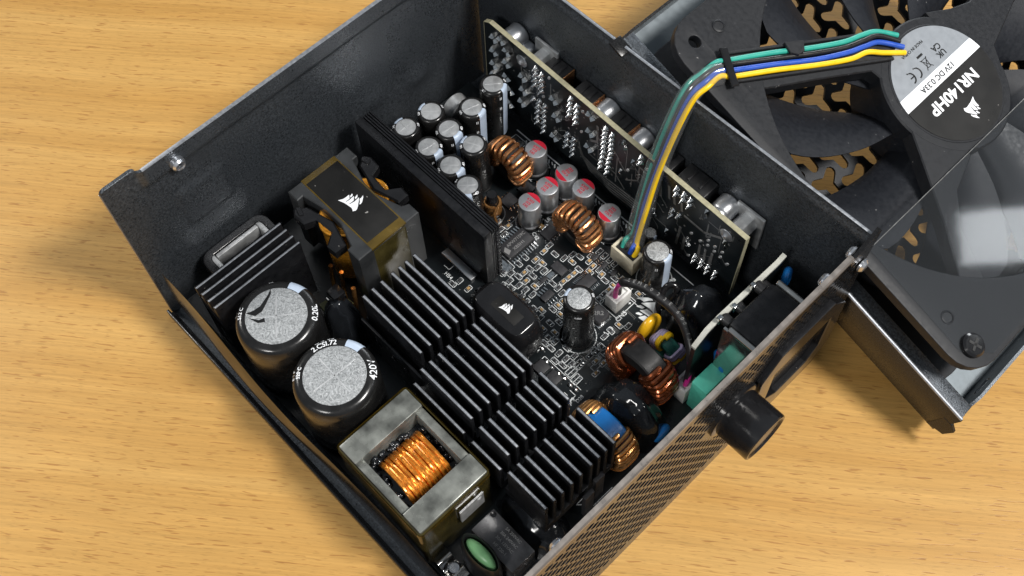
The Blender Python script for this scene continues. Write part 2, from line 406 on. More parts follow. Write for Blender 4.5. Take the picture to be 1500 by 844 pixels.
def tag(o, label, cat, group=None, kind=None):
    if label: o['label'] = label
    if cat: o['category'] = cat
    if group: o['group'] = group
    if kind: o['kind'] = kind
    return o
def thing(name, label, cat, loc=(0, 0, 0), rot=0.0, group=None):
    o = bpy.data.objects.new(name, None); COL.objects.link(o); o.empty_display_size = 0.005
    o.location = Vector(loc) * S; o.rotation_euler = (0, 0, R(rot))
    return tag(o, label, cat, group)
def copy_child(src, name, parent, loc, rotz=0.0, scale=None):
    o = bpy.data.objects.new(name, src); COL.objects.link(o); o.parent = parent
    o.location = Vector(loc) * S; o.rotation_euler = (0, 0, R(rotz))
    if scale: o.scale = scale
    return o
def smooth_path(pts, n=8):
    P = [Vector(p) for p in pts]; out = []
    for i in range(len(P) - 1):
        a = P[max(i - 1, 0)]; b = P[i]; c = P[i + 1]; d = P[min(i + 2, len(P) - 1)]
        for k in range(n):
            t = k / n
            out.append(0.5 * ((2 * b) + (c - a) * t + (2 * a - 5 * b + 4 * c - d) * t * t + (3 * b - a - 3 * c + d) * t ** 3))
    out.append(P[-1]); return out

# ------------------------------------------------------------------ table
m = MB(); m.add([(-900, -900, 0), (1100, -900, 0), (1100, 1100, 0), (-900, 1100, 0)], [(0, 1, 2, 3)])
tag(m.part('table_surface', 'wood'), 'light beech wood table top with short dark grain flecks', 'table', kind='structure')

# ------------------------------------------------------------------ case
case = thing('power_supply_case', 'open black steel power supply case standing on the wooden table', 'case', (84.5, 75, 0))
CX, CY = 84.5, 75.0
TL = Matrix.Translation((-CX, -CY, 0))
def cpart(mb, name, mat, parent=None, sharp=32):
    mb.v = [(x - CX, y - CY, z) for x, y, z in mb.v]
    return mb.part(name, mat, parent or case, sharp)

def dented(fn, u0, u1, v0, v1, nu, nv, place, t):
    """sheet-metal wall: grid with shallow pressed dents, given thickness"""
    mb = MB(); top = []; bot = []
    for i in range(nu + 1):
        for j in range(nv + 1):
            u = u0 + (u1 - u0) * i / nu; v = v0 + (v1 - v0) * j / nv; h = fn(u, v)
            top.append(place(u, v, h)); bot.append(place(u, v, h - t))
    w = nv + 1; k = len(top); fs = []
    for i in range(nu):
        for j in range(nv):
            a = i * w + j; fs.append((a, a + w, a + w + 1, a + 1)); fs.append((k + a, k + a + 1, k + a + w + 1, k + a + w))
    for i in range(nu):
        for j in (0, nv):
            a = i * w + j; fs.append((a, a + w, k + a + w, k + a))
    for j in range(nv):
        for i in (0, nu):
            a = i * w + j; fs.append((a, a + 1, k + a + 1, k + a))
    mb.add(top + bot, fs); return mb
def gs(u, v, cu, cv, su, sv): return math.exp(-((u - cu) / su) ** 2 - ((v - cv) / sv) ** 2)
def sstep(a, b, x):
    t = max(0, min(1, (x - a) / (b - a))); return t * t * (3 - 2 * t)
def back_dent(y, z):
    h = 1.5 * gs(y, z, 118, 29, 5.0, 5) + 1.0 * gs(y, z, 97, 33, 5, 5)
    # square pressing low on the wall
    sq = sstep(18, 21, y) * (1 - sstep(36, 39, y)) * sstep(38, 41, z) * (1 - sstep(56, 60, z))
    h += 0.8 * sq
    h += 0.9 * sstep(11.5, 13.5, y) * sstep(69.5, 71.5, z)
    h += 0.25 * math.sin(y * 0.11) * math.exp(-((z - 50) / 22) ** 2)
    return h
bw = dented(back_dent, 0, 150, 0, 78.5, 150, 84, lambda u, v, h: (1.0 + h, u, v), 1.2)
cpart(bw, 'back_wall', 'case', sharp=60)
m = MB(); m.prism(rrect(-0.6, 12, 1, 80.6, 2.0), -0.2, 1.02, 0.2, Matrix(((0, 0, 1, 0), (1, 0, 0, 0), (0, 1, 0, 0), (0, 0, 0, 1))))
cpart(m, 'corner_tab', 'case')
m = MB(); m.bx(-0.25, 1.0, -0.75, -0.45, 3, 79, 0.1); cpart(m, 'lit_edge', 'edge')  # pale strip paints the light caught by the wall edge
m = MB(); m.bx(0.6, 2.0, 13.4, 149.6, 78.45, 78.62, 0.05); cpart(m, 'lit_edge', 'anoedge')  # duller strips paint the same light along the wall tops
m = MB(); m.bx(1.6, 167.8, 150.3, 151.2, 76.95, 77.12, 0.05); cpart(m, 'lit_edge', 'anoedge')
m = MB(); m.lathe([(1.1, 0), (1.1, 2.2), (1.7, 2.4), (2.3, 1.7), (2.5, 0), (1.1, 0)], 24, Matrix.Translation((1.8, 24.0, 72.6)) @ Matrix.Rotation(R(90), 4, 'Y'))
cpart(m, 'screw_boss', 'steel')
def side_dent(x, z):
    return 1.3 * (gs(x, z, 79, 62, 4.5, 5) + gs(x, z, 88, 52, 5, 4) + 1.1 * gs(x, z, 124, 56, 6, 6) + gs(x, z, 42, 56, 5, 6)) - 1.2 * sstep(73.5, 76, z)
sw = dented(side_dent, 1.5, 168, 0, 77, 150, 70, lambda u, v, h: (u, 149.2 - h, v), 1.0)
cpart(sw, 'side_wall', 'case', sharp=60)
m = MB(); m.bx(0.2, 168.6, 0, 150, 0.2, 1.4)
cpart(m, 'floor_panel', 'case')
m = MB(); m.bx(0, 169, -2.2, -1.2, 0.0, 4.6, 0.3).bx(0, 169, -1.3, 0.3, 0.1, 1.3)
cpart(m, 'side_lip', 'case_out')
# insulating sheet along the open side
m = MB(); rs = []
NX = 60
for i in range(NX + 1):
    x = 5 + 152 * i / NX
    zt = 33 - 9 * sstep(20, 60, x) + 3 * sstep(70, 95, x) - 6 * sstep(110, 150, x)
    col = []
    for j in range(13):
        t = j / 12; y = 2.4 - 2.6 * math.sin(math.pi * t * 0.9) * math.exp(-((x - 48) / 38) ** 2) + 0.5 * math.sin(x * 0.06) * t
        col.append((x, y, 1.6 + (zt - 1.6) * t))
    rs.append(col)
m.rings(rs, closed=False, cap0=False, cap1=False)
o = cpart(m, 'insulating_sheet', 'plasg', sharp=80)
# vent wall with a real honeycomb
holes = []
for r_ in range(20):
    for c_ in range(39):
        y = 6 + c_ * 3.75 + (1.875 if r_ % 2 else 0); z = 8.5 + r_ * 3.25
        if y > 146.5: continue
        if 101.5 < y < 148 and 9 < z < 60: continue
        if (y - 95) ** 2 + (z - 44) ** 2 < 12.6 ** 2: continue
        holes.append(circ(y, z, 1.62, 6, R(90)))
MV = Matrix(((0, 0, 1, 168.4), (1, 0, 0, 0), (0, 1, 0, 0), (0, 0, 0, 1)))
link('vent_wall', plate([[(0, 2.5), (2.5, 0), (144, 0), (150, 6), (150.6, 62), (152.8, 78.6), (151.4, 80.6), (143, 76), (0, 76)]] + holes, 1.2, TL @ MV), 'case_out', case)
m = MB(); rs = []
for y in (0.5, 141):
    rs.append([(169.06, y, 75.2), (169.06, y, 76.3), (168.6, y, 76.8), (167.3, y, 76.95), (167.2, y, 76.5), (167.9, y, 76.0)])
m.rings(rs); cpart(m, 'folded_rim', 'edge')
for (x, y, z, d) in ((167.2, 143.5, 74.0, -1), (169.4, 147.5, 65.5, 1), (167.2, 131, 74.0, -1), (167.2, 24, 73.0, -1)):
    m = MB(); m.lathe([(1.0, -0.6), (2.3, 0), (2.3, 0.7), (1.6, 1.5), (0.0, 1.8)], 20, Matrix.Translation((x, y, z)) @ Matrix.Rotation(R(90 * d), 4, 'Y'))
    cpart(m, 'rivet', 'steel')
# inlet socket mounted on the vent wall
sock = thing('power_inlet', 'black power inlet socket set in the perforated case wall', 'socket', (169.05, 124, 36))
MS = Matrix(((0, 0, 1, 0), (1, 0, 0, 0), (0, 1, 0, 0), (0, 0, 0, 1)))
oct_ = [(-19, -12), (-10, -23), (14, -23), (20, -14), (20, 12), (12, 22), (-12, 22), (-19, 13)]
hexo = [(-13, -9), (-6, -15), (9, -15), (14, -9), (14, 11), (-13, 11)]
link('flange', plate([oct_, hexo], 1.6, Matrix.Translation((0.95, 0, 0)) @ MS, 0.35), 'plasg', sock)
m = MB(); p0 = ccw(hexo); p1 = inset(p0, 0.4)
m.rings([[(1.6, y, z) for y, z in p0], [(-7, y, z) for y, z in p1]], cap0=False, cap1=True)
m.part('recess', 'plas', sock)
for yy, zz in ((-7, 0), (7, 0), (0, -6)):
    m = MB(); m.bx(-6.5, -0.5, yy - 1, yy + 1, zz - 2, zz + 2, 0.3); m.part('contact_pin', 'chrome', sock)
m = MB(); m.bx(-17, -1.2, -14, 7, -6, 19, 2.2); m.part('inner_housing', 'alud' if False else 'ano', sock)
for yy in (-14.6, 7.6):
    m = MB(); m.cyl((-15.5, yy, 18.3), (-1.5, yy, 18.3), 1.0, 14, 0.3); m.part('ground_bar', 'chrome', sock)
m = MB(); m.bx(-17, -1.3, -15.3, -14.4, -14, 17.4); m.part('shield_plate', 'chrome', sock)
for yy, zz in ((-11, 14), (-4, 12), (4, 15), (8, 10)):
    m = MB(); m.cyl((-20.5, yy, zz), (-16.8, yy, zz), 1.9, 12, 0.4); m.part('terminal_post', 'plas', sock)
    m = MB(); m.bx(-21, -19.5, yy - 2.6, yy - 1.0, zz - 1, zz + 2.8, 0.2); m.part('terminal_blade', 'tin', sock)
# round knob on the outside of the vent wall
knob = thing('round_knob', 'round glossy black knob sticking out of the perforated case wall', 'knob', (169.0, 95, 44))
MK = Matrix.Rotation(R(90), 4, 'Y')
m = MB(); m.lathe([(10.2, 0.0), (10.2, 0.9), (9.4, 1.3)], 48, MK); m.part('collar', 'plasg', knob)
m = MB(); m.lathe([(8.3, 0.9), (8.5, 1.4), (8.6, 12.3), (8.3, 12.7), (7.7, 12.7), (7.3, 12.2), (0.0, 11.8)], 56, MK); m.part('grip', 'plasg', knob)

# ------------------------------------------------------------------ main board
brd = thing('circuit_board', 'black main circuit board lying in the open steel case', 'circuit board', (84, 71, 7.4))
BX, BY, BZ = 84, 71, 7.4
def bpart(mb, name, mat, parent=None):
    mb.v = [(x - BX, y - BY, z - BZ) for x, y, z in mb.v]; return mb.part(name, mat, parent or brd)
m = MB(); m.bx(4.5, 163, 5, 139, 7.4, 9.0); bpart(m, 'substrate', 'pcb')
for x, y in ((8, 10), (160, 10), (8, 134), (160, 134)):
    m = MB(); m.cyl((x, y, 1.3), (x, y, 7.5), 2.4, 12); bpart(m, 'standoff', 'steel')
TOP = 9.0
silk = MB()
def line(x0, y0, x1, y1, w=0.22, z=9.03):
    d = Vector((x1 - x0, y1 - y0)); n = Vector((-d.y, d.x)).normalized() * w / 2; e = d.normalized() * w / 2
    silk.add([(x0 - e.x + n.x, y0 - e.y + n.y, z), (x0 - e.x - n.x, y0 - e.y - n.y, z), (x1 + e.x - n.x, y1 + e.y - n.y, z), (x1 + e.x + n.x, y1 + e.y + n.y, z)], [(0, 1, 2, 3)])
def rect(cx, cy, sx, sy, w=0.22):
    x0, x1, y0, y1 = cx - sx / 2, cx + sx / 2, cy - sy / 2, cy + sy / 2
    line(x0, y0, x1, y0, w); line(x0, y1, x1, y1, w); line(x0, y0, x0, y1, w); line(x1, y0, x1, y1, w)
def ringline(cx, cy, r, a0=0, a1=360, w=0.3):
    n = 40
    for i in range(n):
        a, b = R(a0 + (a1 - a0) * i / n), R(a0 + (a1 - a0) * (i + 1) / n)
        line(cx + r * math.cos(a), cy + r * math.sin(a), cx + r * math.cos(b), cy + r * math.sin(b), w)
def chip_mesh(nm, body, mat_body):
    me = MB(); me.box((0, 0, 0.4), (body, 0.85, 0.7), 0.08); o = me.mesh(nm, 40); o.materials.append(MT[mat_body]); return o
def end_mesh(nm, body):
    me = MB()
    for s_ in (-1, 1): me.box((s_ * (body / 2 + 0.16), 0, 0.42), (0.36, 0.95, 0.76), 0.08)
    o = me.mesh(nm, 40); o.materials.append(MT['tin']); return o
ME_TAN = chip_mesh('ceramic_capacitor', 1.15, 'tan'); ME_RES = chip_mesh('chip_resistor', 1.25, 'chip'); ME_END = end_mesh('end_cap', 1.2)
TAN = [(61.8, 105.0), (78.2, 106.7), (88.1, 110.8), (78.5, 102.3), (81.2, 103.1), (79.4, 95.8), (82.2, 94.0), (85.9, 94.7), (91.5, 103.0), (91.7, 105.5), (91.9, 108.0), (92.2, 115.3), (94.5, 114.6), (95.2, 112.4), (99.0, 114.4), (104.8, 111.8), (104.8, 114.2), (96.9, 95.2), (97.1, 97.4), (60.6, 99.0), (69.6, 112.5), (70.3, 77.7), (103.3, 87.2)]
RES = [(58.0, 103.6), (60.9, 102.1), (60.8, 107.6), (63.4, 101.6), (81.7, 108.7), (81.1, 100.6), (79.7, 98.4), (79.1, 93.4), (76.4, 92.4), (82.4, 97.2), (84.6, 91.4), (86.3, 97.0), (87.6, 92.0), (89.4, 99.9), (94.4, 99.6), (92.0, 100.0), (91.9, 110.4), (91.0, 117.3), (92.0, 120.6), (94.4, 120.6), (96.9, 120.8), (99.2, 120.8), (97.0, 115.4), (101.3, 113.6), (103.2, 116.6), (104.7, 109.4), (105.2, 106.9), (104.9, 104.5), (108.7, 105.0), (96.5, 92.9), (98.9, 98.9), (65.0, 75.1), (65.9, 77.6), (105.7, 85.0), (110.2, 86.0), (109.6, 82.8), (112.7, 83.0), (114.0, 85.6), (110.6, 79.9), (103.2, 84.4), (103.6, 82.0), (113.6, 80.6), (115.4, 83.0), (101.0, 100.2), (100.8, 102.6), (88.6, 114.2), (86.2, 113.0), (75.5, 97.0), (75.2, 100.4), (77.8, 109.8), (106.8, 90.0), (107.0, 87.6), (99.6, 88.6)]
def smd(x, y, me, vert, big=1.0):
    nm = me.name.split('.')[0]
    o = copy_child(me, nm, brd, (x - BX, y - BY, TOP - BZ), 90 if vert else 0, (big, big, 1))
    copy_child(ME_END, 'end_cap', o, (0, 0, 0))
    a, b = (1.55 * big, 2.7 * big) if vert else (2.7 * big, 1.55 * big)
    rect(x, y, a, b, 0.2)
for i, (x, y) in enumerate(TAN): smd(x, y, ME_TAN, rnd.random() < 0.45, 1.0)
for i, (x, y) in enumerate(RES): smd(x, y, ME_RES, rnd.random() < 0.5 if not (91 < x < 100 and y > 120) else True)
smd(70.2, 113.2, ME_TAN, False, 1.9)
used = [(x, y, 1.7) for x, y in TAN + RES] + [(69.5, 98, 6), (69.5, 104, 6), (87.1, 105.4, 3.6), (97.6, 108.2, 5.2), (91.8, 94.9, 4), (74.3, 113.2, 4), (86.3, 98.7, 2.4), (92.8, 117.6, 2.4), (97.3, 117.6, 2.4), (101.7, 117.8, 2.4), (109.4, 74.7, 5), (115, 74.8, 5),
    (109.8, 91.8, 7), (110.2, 110.6, 6), (109.6, 101.8, 5), (92.8, 74.8, 11), (84, 75, 8), (101, 75, 8), (101.4, 124.2, 6), (83.2, 116, 5), (83.2, 121, 6), (75, 118, 5), (92, 120, 4), (117.2, 83, 5), (120, 80, 4), (122, 100, 5), (126, 106, 5), (121, 115, 7)]
n_ = 0
for k_ in range(4000):
    x, y = rnd.uniform(74, 124), rnd.uniform(78, 121)
    if x < 77 and y < 90: continue
    if all(math.hypot(x - a, y - b) > c_ + 1.0 for a, b, c_ in used):
        used.append((x, y, 1.5)); smd(x, y, rnd.choice((ME_TAN, ME_RES, ME_RES)), rnd.random() < 0.5); n_ += 1
        if n_ > 46: break
def ic(cx, cy, sx, sy, n, lead, h=1.5, body='chip', pitch=None, name='chip_package'):
    """package with leads along both long (y-running) sides at x = cx +- sx/2"""
    m = MB(); m.bx(cx - sx / 2, cx + sx / 2, cy - sy / 2, cy + sy / 2, TOP + 0.15, TOP + h, 0.12); o = bpart(m, name, body)
    pitch = pitch or sy / max(n, 1)
    if n:
        lm = MB(); lm.box((0.45 * lead, 0, 0.45), (0.9 * lead * 0.5, pitch * 0.42, 0.16), 0).box((lead * 0.85, 0, 0.1), (lead * 0.6, pitch * 0.42, 0.18), 0)
        me = lm.mesh('lead'); me.materials.append(MT['tin'])
        for s_ in (-1, 1):
            for i in range(n):
                y = cy + (i - (n - 1) / 2) * pitch
                copy_child(me, 'lead', o, (cx + s_ * sx / 2 - BX, y - BY, TOP - BZ), 0 if s_ > 0 else 180)
    return o
c1 = ic(69.5, 101.4, 6.2, 11.9, 10, 2.3, 2.0)
text('APW7159C', 1.75, (68.5 - BX, 102.4 - BY, TOP + 2.02 - BZ), 90, 'mark', c1, bold=0.02)
text('XB5H1', 1.75, (70.9 - BX, 101.6 - BY, TOP + 2.02 - BZ), 90, 'mark', c1, bold=0.02)
m = MB(); m.prism([(69.2, 95.9), (71.4, 96.3), (70.6, 98.0), (68.0, 97.4)], TOP + 2.0, TOP + 2.03); bpart(m, 'emblem', 'mark', c1)
ic(87.1, 105.4, 5.4, 3.4, 0, 1, 1.3); ic(97.6, 108.2, 4.2, 6.6, 10, 1.4, 1.0); ic(91.8, 94.9, 2.6, 4.7, 4, 1.9, 1.3)
ic(74.3, 113.2, 4.6, 5.1, 4, 0.9, 1.0); ic(55.4, 120.4, 4.6, 5.0, 0, 1, 1.0); ic(54.6, 112.4, 4.8, 5.2, 4, 0.9, 1.0)
ic(86.3, 98.7, 1.6, 2.8, 3, 0.9, 1.0); ic(92.8, 117.6, 1.5, 2.8, 3, 0.9, 1.0); ic(97.3, 117.6, 1.5, 2.8, 3, 0.9, 1.0); ic(101.7, 117.8, 1.5, 2.8, 3, 0.9, 1.0)
ic(109.4, 74.7, 4.4, 4.6, 0, 1, 1.4); ic(115.0, 74.8, 4.4, 4.6, 0, 1, 1.4)
m = MB(); m.lathe([(0.0, 1.5), (0.4, 1.5), (0.45, 1.3)], 10, Matrix.Translation((109.4, 76.2, TOP - 0.04)));
for x, y, sx, sy in ((86.6, 102.5, 1.8, 4.2), (38, 132.5, 5, 3.4), (71.5, 92.6, 7, 4.0)):
    m = MB(); m.bx(x - sx / 2, x + sx / 2, y - sy / 2, y + sy / 2, TOP, TOP + 0.12, 0.03); bpart(m, 'copper_pad', 'tin'); rect(x, y, sx + 1, sy + 1)
for x, y in ((108.7, 77.6), (111.4, 77.5), (114.6, 77.5), (117.1, 77.6), (120.2, 77.3), (122.7, 77.4), (63.4, 109.5), (60.0, 112.0), (104.2, 80.0), (100.5, 79.4)):
    m = MB(); m.lathe([(1.0, 0), (0.95, 0.3), (0.6, 0.6), (0, 0.75)], 12, Matrix.Translation((x, y, TOP))); bpart(m, 'solder_joint', 'tin')
for x, y in ((117.2, 84.9), (117.2, 80.9), (120.3, 80.2)):
    rect(x, y, 2.6, 3.6); line(x, y - 1.8, x, y + 1.8)
    for a in (-0.65, 0.65):
        for b in (-1.1, 0, 1.1):
            m = MB(); m.cyl((x + a, y + b, TOP), (x + a, y + b, TOP + 0.08), 0.33, 10); bpart(m, 'copper_pad', 'tin')
# via dots and fine traces
vm = MB()
for i in range(150):
    x = rnd.uniform(58, 126); y = rnd.uniform(72, 122)
    vm.cyl((x, y, TOP), (x, y, TOP + 0.03), rnd.choice((0.16, 0.2, 0.28)), 6)
for i in range(22):
    x = rnd.uniform(76, 124); y = rnd.uniform(80, 118); l = rnd.uniform(2, 6); k = rnd.randint(2, 4)
    for q in range(k): vm.bx(x, x + l, y + q * 0.5, y + q * 0.5 + 0.16, TOP, TOP + 0.02)
o = bpart(vm, 'trace_pattern', 'trace'); o['kind'] = 'stuff'
# outlines of the larger parts
rect(110.2, 110.6, 8.4, 9.4); line(112, 114.5, 116.4, 114.5); line(104, 86, 104, 78.4, 0.3); line(124.2, 86.5, 120.6, 86.5); line(120.6, 86.5, 120.6, 92); line(122.5, 86.5, 122.5, 90)
line(60, 84.3, 60, 78, 0.3); line(60, 78, 57.5, 78, 0.3); line(75.6, 94, 75.6, 90, 0.3); line(62, 91.4, 62, 86); line(107, 78.6, 124, 78.6, 0.2); line(107, 78.6, 107, 72)
line(121.6, 75.9, 124.2, 75.9); line(124.2, 75.9, 124.2, 70); line(34, 136.4, 104, 136.4, 0.5); line(104, 134, 124, 134, 0.4)
for x, y in ((51.7, 129.0), (66.6, 129.5), (65.5, 120.8), (75.0, 129.5), (65.9, 111.7), (88.8, 128.6)): ringline(x, y, 5.0); ringline(x + 0.7, y - 0.2, 4.6, -70, 60, 0.8)
ringline(112.8, 126.2, 6.2); ringline(112.8, 126.0, 5.9, -100, 40, 0.9); ringline(109.8, 91.8, 6.2); ringline(109.5, 92.0, 5.9, 120, 260, 0.9); ringline(54.1, 104.7, 4.4)
for x in range(150, 164, 4): line(x, 50, x, 62); line(x, 50, x + 3, 53)
for y in range(20, 66, 6): line(156, y, 162, y); line(162, y, 158.5, y + 2.6)
for q in range(40):
    x = 40 + q * 1.5
    line(x, 135.3, x + 0.8, 134.4 + 0.4 * (q % 2), 0.5)
rect(62.2, 126, 3.2, 2.2); rect(62.2, 126, 2.0, 1.4); rect(37.5, 130.6, 3.4, 2.6); rect(96.6, 130.6, 3.4, 2.4)
o = bpart(silk, 'silkscreen', 'silk'); o['kind'] = 'stuff'
for t, x, y, a, sz in (('CN5', 114.8, 107.6, 90, 2.4), ('L10', 115.6, 100.6, 90, 2.4), ('C34', 117.2, 92.6, 90, 2.4), ('LF1', 120.2, 91.6, 90, 2.2), ('C42', 71.6, 109.0, -15, 2.0), ('L8', 70.0, 116.8, 90, 2.0), ('H54', 61.6, 76.2, 0, 2.0), ('M55', 120.6, 119.4, 70, 1.9), ('C28', 118.0, 129.8, 90, 1.8), ('RT1', 96.4, 35.8, 0, 2.0), ('C2', 70, 4.6 + 3, 0, 2.6), ('J11', 161, 60, 90, 2.0), ('+', 113.4, 113.2, 0, 2.0), ('1', 121.6, 74.0, 90, 2.2), ('JP9', 124.6, 73.6, 90, 2.0), ('D28', 126.0, 76.0, 90, 1.8)):
    text(t, sz, (x - BX, y - BY, TOP + 0.04 - BZ), a, 'silk', brd, bold=0.03)
logo(13, (121.3 - BX, 115.6 - BY, TOP + 0.05 - BZ), 140, 'silk', brd)

# ------------------------------------------------------------------ capacitors with cross-scored tops
def cap(name, label, x, y, r, ztop, rs, ang_stripe, mat_top='alud', z0=9.0, stripe=22, marks=(), cross=0, group=None, bigtext=()):
    t = thing(name, label, 'capacitor', (x, y, z0), 0, group); h = ztop - z0
    if r < 6: t.rotation_euler = (R(rnd.uniform(-1.3, 1.3)), R(rnd.uniform(-1.3, 1.3)), 0)
    k = r * 0.16
    prof = [(r * 0.92, 0), (r, r * 0.1), (r, r * 0.26), (r * 0.955, r * 0.36), (r, r * 0.46)]
    sh = [(r, h - 2.2 * k), (r - 0.08 * k, h - 1.2 * k), (r - 0.35 * k, h - 0.5 * k), (r - 0.8 * k, h - 0.12 * k), (r - 1.3 * k, h), (rs + 0.1, h), (rs, h - 0.15), (rs - 0.1, h - 0.25)]
    m = MB(); m.lathe(prof + sh, 72); slv = m.part('sleeve', 'sleeve', t)
    m = MB(); m.lathe([(rs + 0.05, h - 0.35), (rs + 0.02, h - 0.12), (rs * 0.9, h - 0.06), (0, h - 0.02)], 40); m.part('end_disc', mat_top, t)
    for q in range(2):
        M = Matrix.Translation((0, 0, h - 0.02)) @ Matrix.Rotation(R(cross + 90 * q), 4, 'Z')
        m = MB(); m.box((0, 0, 0), (rs * (1.55 if q else 1.62), min(rs * (0.05 if q else 0.085), 0.42), 0.10), 0.02, M); m.part('score_line', 'score', t)
    surf = list(reversed(prof[-1:] + sh[:6]))
    if stripe:
        out = [(a + 0.035 if b < h - k else a + 0.01, b + (0.04 if b > h - 1.5 * k else 0.0)) for a, b in surf]
        m = MB(); m.lathe(out, 12, None, R(ang_stripe - stripe), R(ang_stripe + stripe)); st = m.part('polarity_stripe', 'stripe', slv)
    for (tx, sz, sm, an, fl) in marks:
        wrap_text(tx, sz, surf, sm, an, 'white', slv, bold=0.03, flip=fl, off=0.05 if r < 8 else 0.13)
    return t, slv, surf
GC = 'black capacitors clustered beside the tall heatsink'
caps = [
    ('A', 18.7, 97.5, 5, 34, 180, 0, 'black capacitor at the steel wall end of the row along the tall heatsink'),
    ('B', 19.1, 108.7, 5, 34, 195, 50, 'black capacitor by the bare steel wall with only one black capacitor neighbour on each side'),
    ('C', 28.6, 119.4, 5, 35, 15, 75, 'black capacitor standing in front of the round-topped aluminium tab'),
    ('D', 28.2, 130.0, 5, 38, 25, 52, 'tallest black striped capacitor, right up against the upright board'),
    ('E', 30.1, 108.6, 5, 34, 5, 83, 'black capacitor in the middle of the cluster, surrounded by other black capacitors'),
    ('F', 29.8, 97.7, 5, 34, 10, 83, 'second black capacitor from the steel wall in the row along the tall heatsink'),
    ('G', 41.0, 110.2, 5, 34, 195, 25, 'black capacitor touching the copper toroid, its pale stripe turned away from the coil'),
    ('H', 41.0, 98.3, 5, 34, 10, 45, 'third black capacitor from the steel wall in the row along the tall heatsink'),
    ('I', 51.9, 96.2, 5, 34, -40, 50, 'black capacitor beside the small rod coil, last of the row along the tall heatsink')]
for k, x, y, r, zt, an, cr, lb in caps:
    cap('electrolytic_capacitor', lb, x, y, r, zt, 3.55, an, 'alud', 9, 24 if k != 'I' else 16,
        ((('40' if k not in 'AG' else '00'), 1.5, 0.95, an + 42, False), ('16V' if k == 'D' else 'OS', 1.2, 1.0, an - 120, False), ('II', 2.0, 4.2, an - 36, False), ('II', 2.0, 10.0, an - 36, False)), cr, GC)
cap('electrolytic_capacitor', 'slim tall black capacitor standing alone beside the shrink-wrapped black part', 109.8, 91.8, 5.2, 37.5, 3.8, 193, 'cry', 9, 20, (('00', 1.5, 0.95, 60, False), ('680', 1.6, 5, -50, False)), 92)
cap('electrolytic_capacitor', 'squat black capacitor next to the cream fan connector', 112.8, 126.2, 5.0, 28.0, 3.7, 5, 'cry', 9, 24, (('100', 1.4, 0.95, 40, False), ('II', 2.4, 5, -50, False)), 35)
cap('electrolytic_capacitor', 'tiny black capacitor tucked under the clear wire sleeve', 102.0, 135.0, 2.6, 17, 2.0, 0, 'cry', 9, 18)
b1 = cap('bulk_capacitor', 'large black capacitor with a scratched silver top beside the ribbed heatsink block', 50.4, 17.8, 13.4, 45, 9.7, 109, 'cry', 9, 12,
    (('0.20L', 2.6, 2.4, 52, False), ('512 C', 1.7, 1.6, 222, True), ('E T', 1.5, 3.6, 222, True), ('...', 2.4, 3.0, 150, True)), 52, 'bulk storage capacitors')
m = MB()
for pts in ([(-9.6, 0.6), (-6.5, -0.2), (-4.6, 1.4), (-3.6, 4.2), (-2.6, 7.6), (-2.9, 9.4), (-3.4, 7.4), (-5.4, 3.2), (-7.4, 1.6)], [(-8.6, -0.9), (-5.2, -1.6), (-3.6, -0.8), (-3.2, -2.2), (-5.4, -2.6)]):
    c_, s_ = math.cos(R(45)), math.sin(R(45))
    m.prism([(x * c_ - y * s_, x * s_ + y * c_) for x, y in pts], 36.02, 36.06)
m.part('torn_mark', 'sleeve', b1[0])
b2 = cap('bulk_capacitor', 'large black capacitor marked 420V with a bright crystalline silver top', 78.6, 18.0, 13.4, 45, 9.7, 109, 'cry', 9, 13,
    (('420V', 3.3, 2.1, 56, False), ('2.CSI.72', 2.4, 1.1, 158, True), ('CN/03', 2.4, 3.4, 156, True), ('520 C', 1.6, 1.2, 222, True), ('E T P', 1.5, 3.0, 225, True)), 88, 'bulk storage capacitors')
# polymer cans
def polycap(label, x, y, red_ang, ztop=22.5):
    t = thing('polymer_capacitor', label, 'capacitor', (x, y, 9), 0, 'silver capacitors with red tops'); h = ztop - 9; r = 4.05; t.rotation_euler = (R(rnd.uniform(-1.2, 1.2)), R(rnd.uniform(-1.2, 1.2)), R(rnd.uniform(-5, 5)))
    m = MB(); m.lathe([(r + 0.15, 0), (r + 0.2, 0.9), (r + 0.05, 1.1)], 36); m.part('base', 'plas', t)
    m = MB(); m.lathe([(r, 1.0), (r, 1.6), (r - 0.3, 2.0), (r - 0.3, 2.3), (r, 2.8), (r, h - 0.6), (r - 0.2, h - 0.15), (r - 0.6, h), (0, h)], 44); can = m.part('can', 'alu', t)
    seg = [(3.75 * math.cos(R(a)), 3.75 * math.sin(R(a))) for a in range(-58, 59, 6)]
    m = MB(); m.prism(seg, h + 0.005, h + 0.03, 0, Matrix.Rotation(R(red_ang), 4, 'Z')); m.part('red_segment', 'red', can)
    M = Matrix.Rotation(R(red_ang), 4, 'Z')
    for q, tx in enumerate(('E5K9', '820', '2R5')):
        text(tx, 1.35, (0.75 - 1.35 * q, 0, h + 0.02), 90, 'red', can, bold=0.03, M=M)
    return t
for x, y, a, lb in ((51.7, 129.0, 90, 'silver can with red top beside the copper coil, standing apart from the other red tops'), (66.6, 129.5, -95, 'silver can with a red segment turned to its neighbours, hard by the upright board'), (65.5, 120.8, 90, 'silver red-topped can in the middle of the group between the two copper coils'),
                    (75.0, 129.5, 90, 'silver red-topped can behind the copper coil, against the upright board'), (65.9, 111.7, 90, 'silver red-topped can nearest the large twenty-pin chip'), (88.6, 128.6, -92, 'silver red-topped can beside the clear wire sleeve')):
    polycap(lb, x, y, a)

